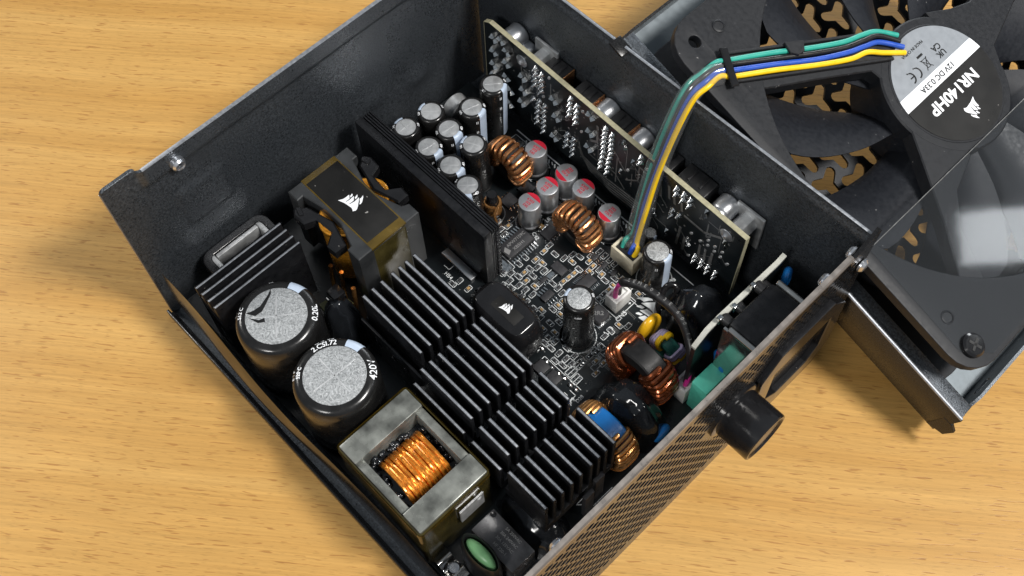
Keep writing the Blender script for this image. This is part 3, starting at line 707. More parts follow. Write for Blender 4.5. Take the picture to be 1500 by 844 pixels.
# ------------------------------------------------------------------ wound parts
def winding(cx, cy, cz, Ro, Ri, wd, wr, turns, a0, a1, lay=0.0, jit=0.0, spp=18):
    """one continuous wire wound round an upright ring (axis = Y) between angles a0..a1"""
    pts = []; rm = (Ro + Ri) / 2; hr = (Ro - Ri) / 2 + wr; hw = wd / 2 + wr
    n = int(turns * spp)
    for i in range(n + 1):
        t = i / n; a = R(a0 + (a1 - a0) * t); f = 2 * math.pi * turns * t
        c_, s_ = math.cos(f), math.sin(f); e = 0.55
        rr = rm + hr * math.copysign(abs(c_) ** e, c_); yy = hw * math.copysign(abs(s_) ** e, s_)
        k = int(turns * t); j = jit * math.sin(k * 12.9898 + 3)
        rr += j; da = 0.03 * jit * math.sin(k * 7.7 + f)
        pts.append((cx + rr * math.cos(a + da), cy + yy, cz + rr * math.sin(a + da)))
    return pts
def ring_core(cx, cy, cz, Ro, Ri, wd, b=0.5):
    M = Matrix.Translation((cx, cy, cz)) @ Matrix.Rotation(R(90), 4, 'X')
    h = wd / 2
    m = MB(); m.lathe([(Ri, -h + b), (Ri + b, -h), (Ro - b, -h), (Ro, -h + b), (Ro, h - b), (Ro - b, h), (Ri + b, h), (Ri, h - b), (Ri, -h + b)], 48, M); return m
def toroid(label, x, y, zc, Ro, Ri, wd, wr, sets, mats, core, leads=True, rot=0, cat='coil', name='toroid_coil', group=None, jit=0.12):
    t = thing(name, label, cat, (x, y, 9), rot, group); z = zc - 9
    ring_core(0, 0, z, Ro, Ri, wd).part('core', core, t)
    for k, (n, a0, a1) in enumerate(sets):
        pts = winding(0, 0, z, Ro, Ri, wd, wr, n, a0, a1, jit=jit)
        if leads:
            e = Vector(pts[-1]); pts += [e + Vector((0.4, -1.0, -1.5)), Vector((e.x + 0.6, e.y - 1.2, 0.2))]
            s0 = Vector(pts[0]); pts = [Vector((s0.x - 0.4, s0.y, 0.2)), s0 + Vector((-0.2, 0.3, -1.2))] + pts
        m = MB(); m.tube(pts, wr, 8); m.part('winding', mats[k], t)
    return t
toroid('copper ring coil beside the black capacitors and the red-topped can', 46.8, 120.3, 18.6, 8.0, 4.0, 6.2, 0.8, [(15, -35, 215)], ['copper'], 'corblk', True, 0, group='bare copper ring coils')
toroid('copper ring coil in the middle of the small chips beside four red-topped cans', 83.2, 118.2, 18.6, 8.0, 4.0, 6.2, 0.8, [(16, -40, 220)], ['copper'], 'corblk', True, 0, group='bare copper ring coils')
toroid('large dark copper choke with a bare black band across its top', 135.8, 94.0, 21.0, 11.2, 5.6, 7.4, 0.95, [(12, -64, 58), (12, 122, 244)], ['copdark', 'copdark'], 'corblk', True, 0, jit=0.07)
toroid('golden copper choke with a blue core behind the finned heatsink', 142.5, 69.8, 18.6, 10.8, 5.8, 7.2, 0.72, [(13, -55, 63), (13, 117, 235)], ['copgold', 'copgold'], 'blue', True, 0, jit=0.07)
t = toroid('small teal ring choke wound with lilac and yellow wire', 135.6, 106.4, 17.0, 5.4, 2.6, 4.8, 0.62, [(3.0, 118, 150), (2.5, 20, 46)], ['purple', 'purple'], 'teal', True, 0, jit=0.1)
m = MB(); m.tube(winding(0, 0, 8, 5.4, 2.6, 4.8, 0.62, 2.0, 98, 116), 0.62, 8); m.part('winding', 'wyel', t)
m = MB(); m.tube(winding(0, 0, 8, 5.4, 2.6, 4.8, 0.62, 1.5, 2, 16), 0.62, 8); m.part('winding', 'wyel', t)
# rod coil
t = thing('rod_coil', 'small upright black rod wound with a few copper turns', 'coil', (54.1, 104.9, 9))
m = MB(); m.lathe([(2.0, 0), (2.0, 12.4), (1.7, 12.9), (0, 13)], 24); m.part('rod', 'plasg', t)
m = MB(); m.tube([(2.75 * math.cos(i * 0.35), 2.75 * math.sin(i * 0.35), 2.4 + i * 0.055) for i in range(108)] + [(3.6, -2.6, 6.4), (4.8, -3.0, 3), (5.0, -3.2, 0.2)], 0.62, 8); m.part('winding', 'copgold', t)
m = MB(); m.lathe([(2.9, 0), (2.9, 1.2), (2.2, 1.5)], 20); m.part('base', 'plas', t)
# power-factor choke
t = thing('square_choke', 'square grey ferrite choke with an orange copper winding in its window', 'choke', (113, 18.3, 9)); H = 31.0
for x0, x1 in ((-18.2, -10.4), (10.4, 18.2)):
    m = MB(); m.bx(x0, x1, -13.2, 13.2, 8, H, 0.5); m.part('core_bar', 'ferr', t)
for y0, y1 in ((-13.1, -10.2), (10.2, 13.1)):
    m = MB(); m.bx(-10.6, 10.6, y0, y1, 4, H - 1.6, 0.4); m.part('core_leg', 'ferr', t)
m = MB(); m.bx(-10.5, 10.5, -10.3, 10.3, 2, H - 9, 0.6); m.part('bobbin', 'sili', t)
for k in range(9):
    y = -6.8 + k * 1.72; pts = []
    for i in range(29):
        a = math.pi * i / 28; c_ = math.cos(a); s_ = math.sin(a)
        pts.append((9.0 * math.copysign(abs(c_) ** 0.62, c_) + 0.35 * math.sin(k * 3.1), y + 0.9 * (i / 28 - 0.5) + 0.07 * math.sin(i * 0.5 + k * 2), 13 + 13.6 * s_ ** 0.55 + 0.25 * math.sin(k * 5.3)))
    m = MB()
    for q in range(3):
        off = []
        for i, p in enumerate(pts):
            a = i * 0.16 + q * 2.094 + k * 0.7
            off.append((p[0], p[1] + 0.42 * math.cos(a), p[2] + 0.42 * math.sin(a)))
        m.tube(off, 0.56, 8)
    m.part('winding_turn', 'coporg', t)
gl = MB()
for i in range(70):
    side = rnd.choice((-1, 1)); a = rnd.uniform(-9, 9)
    if rnd.random() < 0.5: p = (side * rnd.uniform(8.9, 10.2), a, H - 8.5 + rnd.uniform(0, 2.5))
    else: p = (a, side * rnd.uniform(8.6, 10.0), H - 9 + rnd.uniform(0, 1.6))
    rr = rnd.uniform(0.5, 1.3)
    gl.lathe([(rr, 0), (rr * 0.9, rr * 0.5), (rr * 0.5, rr * 0.85), (0, rr)], 9, Matrix.Translation(p))
o = gl.part('varnish', 'sili', t); o['kind'] = 'stuff'
m = MB(); pr = rrect(-18.9, 18.9, -13.9, 13.9, 1.6)
m.rings([[(x, y, 0.5) for x, y in pr], [(x, y, H - 1.2) for x, y in pr], [(x, y, H - 0.6) for x, y in inset(ccw(pr), 0.55)]], cap0=False, cap1=False); m.part('tape_wrap', 'kapdark', t)
m = MB(); pr = rrect(-19.1, 19.1, -14.1, 14.1, 1.7); m.rings([[(x, y, H - 3.0) for x, y in pr], [(x, y, H - 0.9) for x, y in pr]], cap0=False, cap1=False); m.part('tape_edge', 'kapton', t)
ms = plate([[(-4.6, -4.4), (4.6, -4.4), (4.6, 4.4), (-4.6, 4.4)], circ(2.9, 2.6, 0.9, 14)], 0.6, Matrix.Translation((19.8, 4.6, 19.5)) @ Matrix(((0, 0, 1, 0), (1, 0, 0, 0), (0, 1, 0, 0), (0, 0, 0, 1))))
tag(link('metal_tab', ms, 'alud', None), 'small bare metal tab with a hole on the taped end of the square choke', 'metal tab')
bpy.data.objects['metal_tab'].location = (0.113, 0.0183, 0.009)
# main transformer
t = thing('transformer', 'black power transformer with a white sail emblem and amber windings', 'transformer', (35.3, 61.4, 9)); H = 36
core = [(-18.2, -12.7), (-13.2, -12.7), (-13.4, -10.2), (-3.9, -8.2), (3.9, -8.2), (12.3, -11.0), (12.6, -12.7), (18.2, -12.7), (18.2, 12.7), (13.4, 12.7), (12.6, 10.4), (3.0, 7.4), (-3.2, 7.6), (-12.8, 10.8), (-13.0, 12.7), (-18.2, 12.7)]
m = MB(); m.prism(core, 5, H, 0.35); m.part('ferrite_core', 'ferrd', t)
m = MB(); m.bx(-18.3, 18.3, -7.2, 7.2, H - 1.2, H + 0.12, 0.1); m.part('amber_band', 'kapton', t)
m = MB(); m.bx(-15.9, 15.3, -6.7, 6.7, H, H + 0.25, 0.05); lab = m.part('name_plate', 'label', t)
logo(8.2, (-0.2, -0.8, H + 0.28), 45.8, 'white', lab)
for s_ in (-1, 1):
    M = Matrix.Diagonal((1, s_, 1, 1))
    fl = [(-13.2, -15.0), (-10.6, -11.2), (0, -8.6), (9.6, -11.2), (9.4, -15.6), (5.6, -16.0), (2.4, -11.6), (-4.6, -12.2), (-6.2, -16.2), (-10.8, -16.6)]
    if s_ > 0: fl = [(x, y) for x, y in fl]
    m = MB(); m.prism(fl, H - 6.5, H - 2.2, 0.6, M); m.part('bobbin_flange', 'plasg', t)
    m = MB(); m.prism([(-12.6, -14.4), (-9.4, -15.4), (-8.6, -14.0), (-11.6, -13.0)], H - 2.4, H - 1.6, 0.2, M); m.part('bobbin_lug', 'plasg', t)
    for q in range(5):
        pts = []
        for i in range(25):
            a = R(-160 + 140 * i / 24)
            rr = 14.6 + 0.0 * q
            pts.append((rr * 0.62 * math.cos(a), s_ * (4.4 + -(15.2 - q * 1.1) * math.sin(a) * -1 * 0.92 - 5.6 * 0) if False else s_ * (2.2 + (15.0 - q * 1.0) * math.sin(a)), H - 3.4 - 0.25 * q))
        m = MB(); m.tube(pts, 0.62, 7); m.part('winding_turn', 'amber', t)
    m = MB(); rs = []
    for z in range(3, H - 4, 1):
        rs.append([((13.6 * 0.64 + 0.12 * (z % 2)) * math.cos(R(-170 + 160 * i / 24)), s_ * (2.0 + (14.8 + 0.16 * (z % 2)) * math.sin(R(-170 + 160 * i / 24))), z) for i in range(25)])
    m.rings(rs, closed=False, cap0=False, cap1=False); m.part('winding_body', 'amber', t)
for x, y in ((2, -17), (6.5, -16), (14, -17)):
    m = MB(); m.cyl((x, y + 1.5, 15), (x + 2, y - 1.0, -0.5), 0.8, 10); m.part('lead_wire', 'copgold', t)
m = MB(); m.bx(8.5, 18.34, -7.2, 7.2, 1, H - 1.3, 0.8); m.part('tape_wrap', 'kapdark', t)

# ------------------------------------------------------------------ heatsinks
t = thing('tall_heatsink', 'tall narrow black heatsink with a grooved top beside the capacitors', 'heatsink', (41.5, 87, 9))
m = MB(); m.bx(-32.5, 32.5, -3.4, -0.2, 0, 33, 0.25); m.part('plate', 'ano', t)
for q in range(4):
    m = MB(); m.bx(-32.5, 32.5, 0.2 + q * 0.95, 0.85 + q * 0.95, 0, 32.7, 0.12); m.part('rib', 'ano', t)
m = MB(); m.bx(-32.4, 32.3, -0.3, 3.6, 0.3, 31.6); m.part('web', 'ano', t)
for q in range(13):
    m = MB(); m.bx(32.3, 33.1, 1.6, 3.4, 1 + q * 2.3, 2.3 + q * 2.3, 0.3); m.part('serration', 'ano', t)
m = MB(); m.bx(12, 27.5, -6.8, -3.6, 0.1, 1.3, 0.3); m.part('foot', 'alu', t)
t = thing('finned_heatsink', 'big black heatsink with four blocks of upright fins running down the board', 'heatsink', (107, 50, 9))
FY = [63.5, 60.2, 57.1, 53.9, 49.7, 45.9, 42.3, 38.9, 35.2]
for bi, (x0, x1, n) in enumerate(((62.6, 90.5, 7), (94.0, 116.9, 9), (120.2, 132.7, 9), (136.1, 151.7, 9))):
    for k in range(n):
        low = 10 if k == 8 and bi < 3 else 0
        m = MB(); m.bx(x0 - 107, x1 - 107, FY[k] - 0.62 - 50, FY[k] + 0.62 - 50, 13, 33 - low * 0.55, 0.16)
        f = m.part('fin', 'ano', t); f.rotation_euler = (R(rnd.uniform(-0.25, 0.25)), 0, R(rnd.uniform(-0.25, 0.25))); f.location.z = rnd.uniform(-0.0002, 0.0001)
        m = MB(); m.bx(x0 - 107 + 0.25, x1 - 107 - 0.25, FY[k] - 0.36 - 50, FY[k] + 0.36 - 50, 32.6 - low * 0.55, 33.03 - low * 0.55, 0.08); m.part('fin_edge', 'anoedge', f)  # pale strip paints the thin highlight along the fin top
    m = MB(); m.bx(x0 - 107 - 1.8, x1 - 107 + 0.05, (FY[n - 1] - 0.5) - 50, 64.0 - 50, 11, 15.5, 0.2); m.part('base_web', 'ano', t)
    if bi:
        for k in range(1, 8):
            m = MB(); m.lathe([(0.55, 0), (0.5, 0.25), (0, 0.35)], 8, Matrix.Translation((x0 - 107 - 0.9, (FY[k] + FY[k + 1]) / 2 - 50, 15.5))); m.part('rivet', 'alud', t)
m = MB(); m.bx(62.6 - 107, 93.4 - 107, 39.0 - 50, 39.9 - 50, 0, 21, 0.2); m.part('side_plate', 'ano', t)
for x in (70, 78, 84):
    m = MB(); m.lathe([(1.1, 0), (1.1, 0.25), (0, 0.3)], 14, Matrix.Translation((x - 107, 38.9 - 50, 15)) @ Matrix.Rotation(R(90), 4, 'X')); m.part('screw', 'plasg', t)
for x, y in ((153, 57), (154.5, 51)):
    m = MB(); m.bx(x - 107 - 1.6, x - 107, y - 2 - 50, y + 2 - 50, 0, 17, 0.3); m.part('transistor', 'chip', t)
t = thing('ribbed_heatsink', 'low black heatsink block with four bright-edged ribs by the steel wall', 'heatsink', (28, 23, 9))
for k in range(4):
    x = -5.0 + 3.3 * k
    m = MB(); m.bx(x - 0.55, x + 0.55, -17.2, 17.2, 0, 33, 0.15); f = m.part('rib', 'ano', t)
    m = MB(); m.bx(x - 0.1, x + 0.5, -17.0, 17.0, 32.7, 33.05, 0.06); m.part('rib_edge', 'alud' if False else 'anoedge', f)
m = MB(); m.bx(-4.9, 4.8, -17.1, 17.1, 0, 28, 0.2); m.part('core_block', 'ano', t)
t = thing('clamp_frame', 'rounded black frame with bare metal bars between the steel wall and ribbed heatsink', 'clamp', (10.5, 29, 1.4))
M0 = Matrix.Identity(4)
link('frame', plate([rrect(-6.5, 6.5, -13.0, 13.0, 4.0), rrect(-4.6, 5.2, -11.0, 11.0, 2.5)], 5, Matrix.Translation((0, 0, 20.5)), 0.5), 'plasg', t)
m = MB(); m.prism(rrect(-5.2, 5.6, -11.6, 11.6, 2.6), 0, 16); m.part('pad', 'plas', t)
m = MB(); m.bx(-3.6, -2.0, -8.6, 8.6, 18, 23.6, 0.3); m.part('metal_bar', 'alud', t)
for yy in (-9.8, 9.8):
    m = MB(); m.bx(-4.2, 5.0, yy - 1.0, yy + 1.0, 17, 23.2, 0.3); m.part('metal_bar', 'alud', t)
t = thing('aluminium_tab', 'round-topped bare aluminium tab standing behind the black capacitors', 'metal tab', (19.6, 120.4, 9))
m = MB(); ol = [(-5.4, 0), (5.4, 0), (5.4, 15)] + [(5.4 * math.cos(R(a)), 15 + 5.4 * math.sin(R(a))) for a in range(15, 180, 15)] + [(-5.4, 15)]
m.prism(ol, -2.4, 2.4, 0.8, Matrix(((0, 0, 1, 0), (1, 0, 0, 0), (0, 1, 0, 0), (0, 0, 0, 1)))); m.part('tab', 'alud', t)

# ------------------------------------------------------------------ shrink-wrapped part with emblem
t = thing('wrapped_module', 'glossy black shrink-wrapped module with a small white sail emblem', 'module', (92.8, 74.8, 9))
def loop(sx, sy, z, k=2.6, wob=0.0, cx=0, cy=0):
    out = []
    for i in range(48):
        a = 2 * math.pi * i / 48; c_, s_ = math.cos(a), math.sin(a)
        w = 1 + wob * math.sin(3 * a + z)
        out.append((cx + sx * w * math.copysign(abs(c_) ** (2 / k), c_), cy + sy * w * math.copysign(abs(s_) ** (2 / k), s_), z))
    return out
m = MB(); m.rings([loop(11.4, 6.6, 1, 3, .02), loop(13.0, 8.0, 6, 2.6, .03), loop(13.8, 8.6, 12, 2.3, .03), loop(13.4, 8.2, 16.5, 2.4, .025), loop(11.8, 6.8, 19.0, 3.2, .02), loop(10.2, 5.4, 21.0, 5.0, .01), loop(9.8, 5.1, 21.1, 6)])
wr = m.part('wrap', 'plasg', t, 75)
m = MB(); m.bx(-4.6, 6.6, -2.4, 2.2, 21.08, 21.22, 0.03); m.part('label', 'label', t)
logo(4.6, (0.2, 0.0, 21.26), 45.8, 'white', t)

# ------------------------------------------------------------------ silicone-covered parts
def blob(label, x, y, rx, ry, h, seed, lumps=0.18, z0=8.6, extra=()):
    m = MB(); bm = bmesh.new(); bmesh.ops.create_icosphere(bm, subdivisions=4, radius=1)
    for v in bm.verts:
        d = v.co.copy(); n = 1 + lumps * noise.noise(d * 1.6 + Vector((seed, seed * 2, 0))) + 0.35 * lumps * noise.noise(d * 4 + Vector((0, seed, 3)))
        zz = d.z * n
        v.co = Vector((x + rx * d.x * n * (1.0 if d.z > 0 else 1.15), y + ry * d.y * n * (1.0 if d.z > 0 else 1.15), z0 + (h * (zz if zz > 0 else zz * 0.1))))
        for (ex, ey, er, eh) in extra:
            w = math.exp(-((v.co.x - ex) ** 2 + (v.co.y - ey) ** 2) / er ** 2)
            if d.z > 0: v.co.z += eh * w
    bm.verts.index_update()
    m.add([v.co[:] for v in bm.verts], [[v.index for v in f.verts] for f in bm.faces]); bm.free()
    m.v = [(a - x, b - y, c - z0) for a, b, c in m.v]
    o = m.part('silicone_blob', 'sili', None, 90); o.location = Vector((x, y, z0)) * S
    return tag(o, label, 'silicone blob', 'parts drowned in black silicone')
blob('round dimpled mound of black silicone beside the upright board corner', 134.5, 124, 10.2, 9.4, 22, 1.3, 0.10, extra=((138.5, 120.5, 1.6, -1.2), (137.6, 121, 1.0, 1.2)))
blob('glossy lumpy mound of black silicone behind the blue-cored choke', 142, 82.0, 12.6, 9.2, 21, 4.1, 0.15, extra=((138, 79, 2.6, 1.6), (146.5, 82, 3.0, 1.2), (142.5, 78, 1.6, -1.5)))
blob('tall black silicone lump between the bulk capacitors and the fins', 55.0, 36.2, 7.8, 7.2, 26, 7.7, 0.18)
blob('flat black silicone puddle round the foot of the finned heatsink', 146, 36.0, 13.5, 8.0, 12, 2.9, 0.16)

# ------------------------------------------------------------------ small through-hole parts
t = thing('film_capacitor', 'glossy yellow rounded capacitor beside the dark copper choke', 'capacitor', (126.2, 108.3, 9))
m = MB(); rs = []
for q in range(9):
    a = -math.pi / 2 + math.pi * q / 8; x = 1.75 * math.sin(a); k = max(0.25, math.cos(a) ** 0.35)
    rs.append([(x, 5.4 * k * math.cos(2 * math.pi * i / 32), 7.2 + 6.4 * k * math.sin(2 * math.pi * i / 32)) for i in range(32)])
m.rings(rs); m.part('body', 'yellow', t, 60)
for yy in (-2.5, 2.5):
    m = MB(); m.cyl((0, yy, -0.4), (0, yy, 3), 0.35, 8); m.part('lead_wire', 'tin', t)
t = thing('box_capacitor', 'teal green box capacitor against the perforated case wall', 'capacitor', (154.5, 104.3, 9))
m = MB(); m.bx(-3.1, 3.1, -4.8, 4.8, 0, 18.4, 0.45); m.part('box', 'green', t)
def connector(label, x, y, sx, sy, h, wires, mat='nylon', name='wire_connector'):
    t = thing(name, label, 'connector', (x, y, 9))
    w = 0.9
    m = MB(); m.bx(-sx / 2, sx / 2, -sy / 2, -sy / 2 + w, 0, h, 0.15).bx(-sx / 2, sx / 2, sy / 2 - w, sy / 2, 0, h, 0.15).bx(-sx / 2, -sx / 2 + w, -sy / 2 + w * 0.9, sy / 2 - w * 0.9, 0, h, 0.1).bx(sx / 2 - w, sx / 2, -sy / 2 + w * 0.9, sy / 2 - w * 0.9, 0, h, 0.1)
    m.part('shell', mat, t)
    m = MB(); m.bx(-sx / 2 + w * 0.95, sx / 2 - w * 0.95, -sy / 2 + w * 0.95, sy / 2 - w * 0.95, 0, h - 1.0, 0.1); m.part('plug', wires, t)
    return t
connector('small white two-pin connector beside the slim tall capacitor', 110.2, 110.6, 5.2, 7.4, 7.2, 'nylon')
connector('small white connector beside the teal green box capacitor', 148.0, 102.0, 5.4, 6.6, 9.0, 'nylon')
connector('cream fan connector with a black plug under the clear sleeve', 101.4, 124.2, 10.4, 5.4, 8.2, 'plas', 'cream')
# black sleeve of the fan-control lead with pink and black wires
t = thing('sleeved_lead', 'black printed shrink sleeve with pink and black wires between two white connectors', 'cable', (128, 110, 9))
pw = smooth_path([(110.2, 110.0, 15.5), (110.4, 110.0, 22), (113.1, 109.6, 29), (119.9, 111.7, 31), (129.9, 112.6, 31), (136.6, 111.5, 30), (142.4, 108.4, 28), (146.0, 105.8, 24)], 8)
rel = lambda P, c: [(p[0] - c[0], p[1] - c[1], p[2] - c[2]) for p in P]
m = MB(); m.tube(rel(pw[14:], (128, 110, 9)), 1.75, 14, sq=0.75); slv = m.part('sleeve', 'plas', t, 60)
for dy, mt, dz in ((-0.9, 'pink', 0), (0.9, 'wblk', 0)):
    m = MB(); m.tube(rel(smooth_path([(110.2, 110 + dy, 14), (110.3, 110 + dy, 20), (111.4, 109.7 + dy * 0.6, 25.5), (113.6, 109.8 + dy * 0.3, 29.2)], 6), (128, 110, 9)), 0.85, 8); m.part('wire', mt, t, 60)
    m = MB(); m.tube(rel(smooth_path([(145.6, 106.0 + dy * 0.2, 24.4), (147.6, 104.4 + dy, 22.5), (148.6, 102.8 + dy, 19.5), (148.4, 102.2 + dy, 16)], 6), (128, 110, 9)), 0.95, 8); m.part('wire', mt, t, 60)
for i, ch in enumerate('SEME023E 600-106-5'):
    if ch == ' ': continue
    p = Vector(pw[min(len(pw) - 2, 18 + int(i * 2.1))]); q = Vector(pw[min(len(pw) - 1, 19 + int(i * 2.1))])
    a = math.degrees(math.atan2(q.y - p.y, q.x - p.x))
    text(ch, 1.7, (p.x - 128, p.y - 110, p.z - 9 + 1.77), a, 'mark', slv, bold=0.0)
t = thing('inductor_block', 'small grey moulded inductor marked 2R2 behind the slim tall capacitor', 'inductor', (109.6, 101.8, 9))
m = MB(); m.prism(rrect(-2.9, 2.9, -2.9, 2.9, 1.0), 0.4, 3.2, 0.4); bd = m.part('body', 'chip', t); text('2R2', 2.2, (0, 0, 3.23), 45, 'mark', bd, bold=0.03)
m = MB(); m.bx(-3.2, 3.2, -3.2, 3.2, 0, 0.5, 0.1); m.part('base', 'tin', t)
t = thing('relay', 'smoky grey box relay with moulded marks beside the square choke', 'relay', (145, 23.6, 9))
m = MB(); m.bx(-9.0, 9.0, -4.7, 4.7, 0, 13.4, 0.35); rb = m.part('box', 'relay', t)
for q, (tx, sz) in enumerate((('5A 250VAC', 1.3), ('30A 240VAC', 1.3), ('30A 125VAC', 1.3), ('HF 220-1', 1.4))):
    text(tx, sz, (1.2, 3.2 - q * 1.9, 13.42), 0, 'mark', rb, bold=0.01)
m = MB(); m.lathe([(0.95, 0), (0.8, 0.3), (0, 0.45)], 14, Matrix.Translation((-7.6, 3.3, 13.4))); m.part('vent_plug', 'plasg', rb)
t = thing('thermistor', 'mint green disc in a black rubber sleeve beside the smoky relay', 'thermistor', (144.2, 15.6, 9))
m = MB(); rs = []
for q in range(11):
    a = math.pi * q / 10; z = 11 + 8.6 * (1 - math.cos(a)) / 2; k = max(0.06, math.sin(a) ** 0.6 if q > 5 else 1)
    rs.append([(6.3 * k * math.cos(2 * math.pi * i / 28), 2.3 * k * math.sin(2 * math.pi * i / 28), z) for i in range(28)])
m.rings(rs); m.part('disc', 'mint', t, 70)
def ell(rx, ry, z): return [(rx * math.cos(2 * math.pi * i / 32), ry * math.sin(2 * math.pi * i / 32), z) for i in range(32)]
m = MB(); m.rings([ell(6.6, 3.6, 0), ell(7.6, 4.2, 4), ell(7.9, 4.0, 12), ell(7.5, 3.4, 18.2), ell(7.2, 3.0, 18.8), ell(6.9, 2.7, 18.2), ell(6.6, 2.4, 14)], cap0=True, cap1=False); m.part('sleeve', 'plas', t, 60)
for lb, x, y, z, r, ax in (('blue disc capacitor peeping out behind the golden choke', 153.6, 84.5, 14.5, 3.6, 0), ('blue disc capacitor beside the metal inlet housing', 151.8, 141.0, 43, 3.4, 25), ('blue disc capacitor between the teal box and the inlet shield', 153.2, 111.0, 28, 4.0, 60)):
    t = thing('disc_capacitor', lb, 'capacitor', (x, y, 9), ax, 'small blue disc capacitors')
    m = MB(); rs = []
    for q in range(9):
        a = -math.pi / 2 + math.pi * q / 8; k = max(0.2, math.cos(a) ** 0.5)
        rs.append([(1.5 * math.sin(a), r * k * math.cos(2 * math.pi * i / 28), z - 9 + r * k * math.sin(2 * math.pi * i / 28)) for i in range(28)])
    m.rings(rs); m.part('disc', 'blue', t, 70)
    for yy in (-1.8, 1.8):
        m = MB(); m.cyl((0, yy, 0), (0, yy, z - 9), 0.35, 8); m.part('lead_wire', 'tin', t)
t = thing('filter_board', 'narrow grey upright board behind the inlet housing', 'circuit board', (148, 122, 9))
m = MB(); m.prism([(-20.6, 0), (20.8, 0), (20.8, 41), (17.6, 40), (-10.4, 41), (-15.4, 40.2), (-20.6, 36)], -0.75, 0.75, 0, Matrix(((0, 0, 1, 0), (1, 0, 0, 0), (0, 1, 0, 0), (0, 0, 0, 1)))); m.part('board', 'pcb', t)
pe = [(-20.7, 36), (-15.4, 40.25), (-10.4, 41.05), (17.6, 40.05), (20.9, 41.05)]
m = MB(); m.rings([[(-0.8, y, z + 0.12), (0.8, y, z + 0.12), (0.8, y, z - 0.9), (-0.8, y, z - 0.9)] for y, z in pe]); m.part('board_edge', 'pcbgrey', t)
for yy, zz in ((12, 34), (-6, 33), (4, 24), (-14, 26)):
    m = MB(); m.lathe([(1.7, 0), (1.4, 0.7), (0.6, 1.4), (0, 1.6)], 14, Matrix.Translation((-0.7, yy, zz)) @ Matrix.Rotation(R(-90), 4, 'Y')); m.part('solder_joint', 'tin', t)
t = thing('ferrite_bead', 'black looped wire with a bead between the squat capacitor and silicone mound', 'wire', (122.6, 120.5, 9))
m = MB(); m.tube(smooth_path([(0.8, -4.2, 0), (-0.2, -3.2, 8), (-0.8, 0.4, 13), (0.6, 2.6, 13.6), (2.4, 2.2, 12), (2.0, 0.0, 9), (0.8, -2.0, 4)], 8), 1.15, 12); m.part('loop', 'plasg', t, 60)
t = thing('transistor_clip', 'small black clip on a bare olive board patch between transformer and bulk capacitors', 'clip', (45, 41.5, 9))
m = MB(); m.prism([(-6, -5), (3, -6), (7, 0), (3, 4), (-5, 3)], 0.05, 1.5, 0.1); m.part('patch', 'olive', t)
m = MB(); m.bx(-3, 2, -2.4, 2.4, 1.4, 12, 0.6); m.part('body', 'plasg', t)
m = MB(); m.bx(-2.6, 2.6, -3.4, -2.6, 3, 9, 0.2); m.part('blade', 'tin', t)
t = thing('metal_clip', 'shiny bent metal clip in the corner beside the green thermistor', 'clip', (136.5, 8.5, 9))
m = MB(); rs = []
for i in range(15):
    u = i / 14; rs.append([(-5 + 11 * u, -2.6, 1.2 + 2.2 * math.sin(u * 6.0) ** 2), (-5 + 11 * u, 2.8, 0.8 + 2.4 * math.sin(u * 5.2 + 0.6) ** 2)])
m.rings(rs, closed=False, cap0=False, cap1=False); m.part('strip', 'chrome', t, 80)
m = MB(); m.lathe([(2.2, 0), (2.2, 2.6), (1.6, 3.4), (0, 3.4)], 20, Matrix.Translation((2, 0.4, 0))); m.part('screw', 'steel', t)

# ------------------------------------------------------------------ upright output board
UP = thing('upright_board', 'upright black circuit board with rows of shiny solder points along the steel wall', 'circuit board', (75.5, 140.2, 9.0), -1.4)
XC = 75.5
MU = Matrix(((1, 0, 0, 0), (0, 0, -1, 0), (0, 1, 0, 0), (0, 0, 0, 1)))   # (x, z) drawing -> front face looks to -y
ol = [(-62.5, 1.0), (60.4, 4.0), (61.0, 41.5), (-59.0, 42.8), (-62.0, 41.0)]
link('board', plate([ol], 1.6, Matrix.Translation((0, 0.2, 0)) @ MU), 'pcb', UP)
m = MB()
def strip(a, b, w=1.75):
    d = Vector((b[0] - a[0], b[1] - a[1])); n = Vector((-d.y, d.x)).normalized() * 0.10
    p = [(a[0] - n.x, a[1] - n.y), (b[0] - n.x, b[1] - n.y), (b[0] + n.x, b[1] + n.y), (a[0] + n.x, a[1] + n.y)]
    m.prism(p, -w / 2, w / 2, 0, Matrix.Translation((0, 0.2, 0)) @ MU)
for i in (1, 2, 3, 4): strip(ol[i], ol[(i + 1) % 5])
m.part('laminate_edge', 'pcbedge', UP)
def up(x, z): return (x - XC, -0.62, z - 9.0)
bow = MB()
for s_ in (-1, 1):
    bow.add([(s_ * 0.25, 0, 0.35), (s_ * 0.25, 0, -0.35), (s_ * 1.9, 0, -0.8), (s_ * 2.1, 0, 0.5), (s_ * 0.2, -0.9, 0.0), (s_ * 1.5, -1.5, -0.1)], [(0, 1, 4), (1, 2, 5, 4), (2, 3, 5), (3, 0, 4, 5), (0, 3, 2, 1)])
bow.box((0, -0.3, 0), (0.8, 0.5, 0.5), 0.1)
ME_BOW = bow.mesh('solder_tab', 20); ME_BOW.materials.append(MT['tin'])
cn = MB(); cn.lathe([(1.25, 0), (1.1, 0.35), (0.65, 0.9), (0.42, 1.7), (0.25, 2.0), (0, 2.05)], 14, Matrix.Rotation(R(90), 4, 'X')); ME_CONE = cn.mesh('solder_joint', 40); ME_CONE.materials.append(MT['tin'])
ov = MB(); ov.lathe([(0.85, 0), (0.8, 0.12), (0.5, 0.28), (0, 0.3)], 14, Matrix.Rotation(R(90), 4, 'X')); ME_OV = ov.mesh('solder_pad', 40); ME_OV.materials.append(MT['alud'])
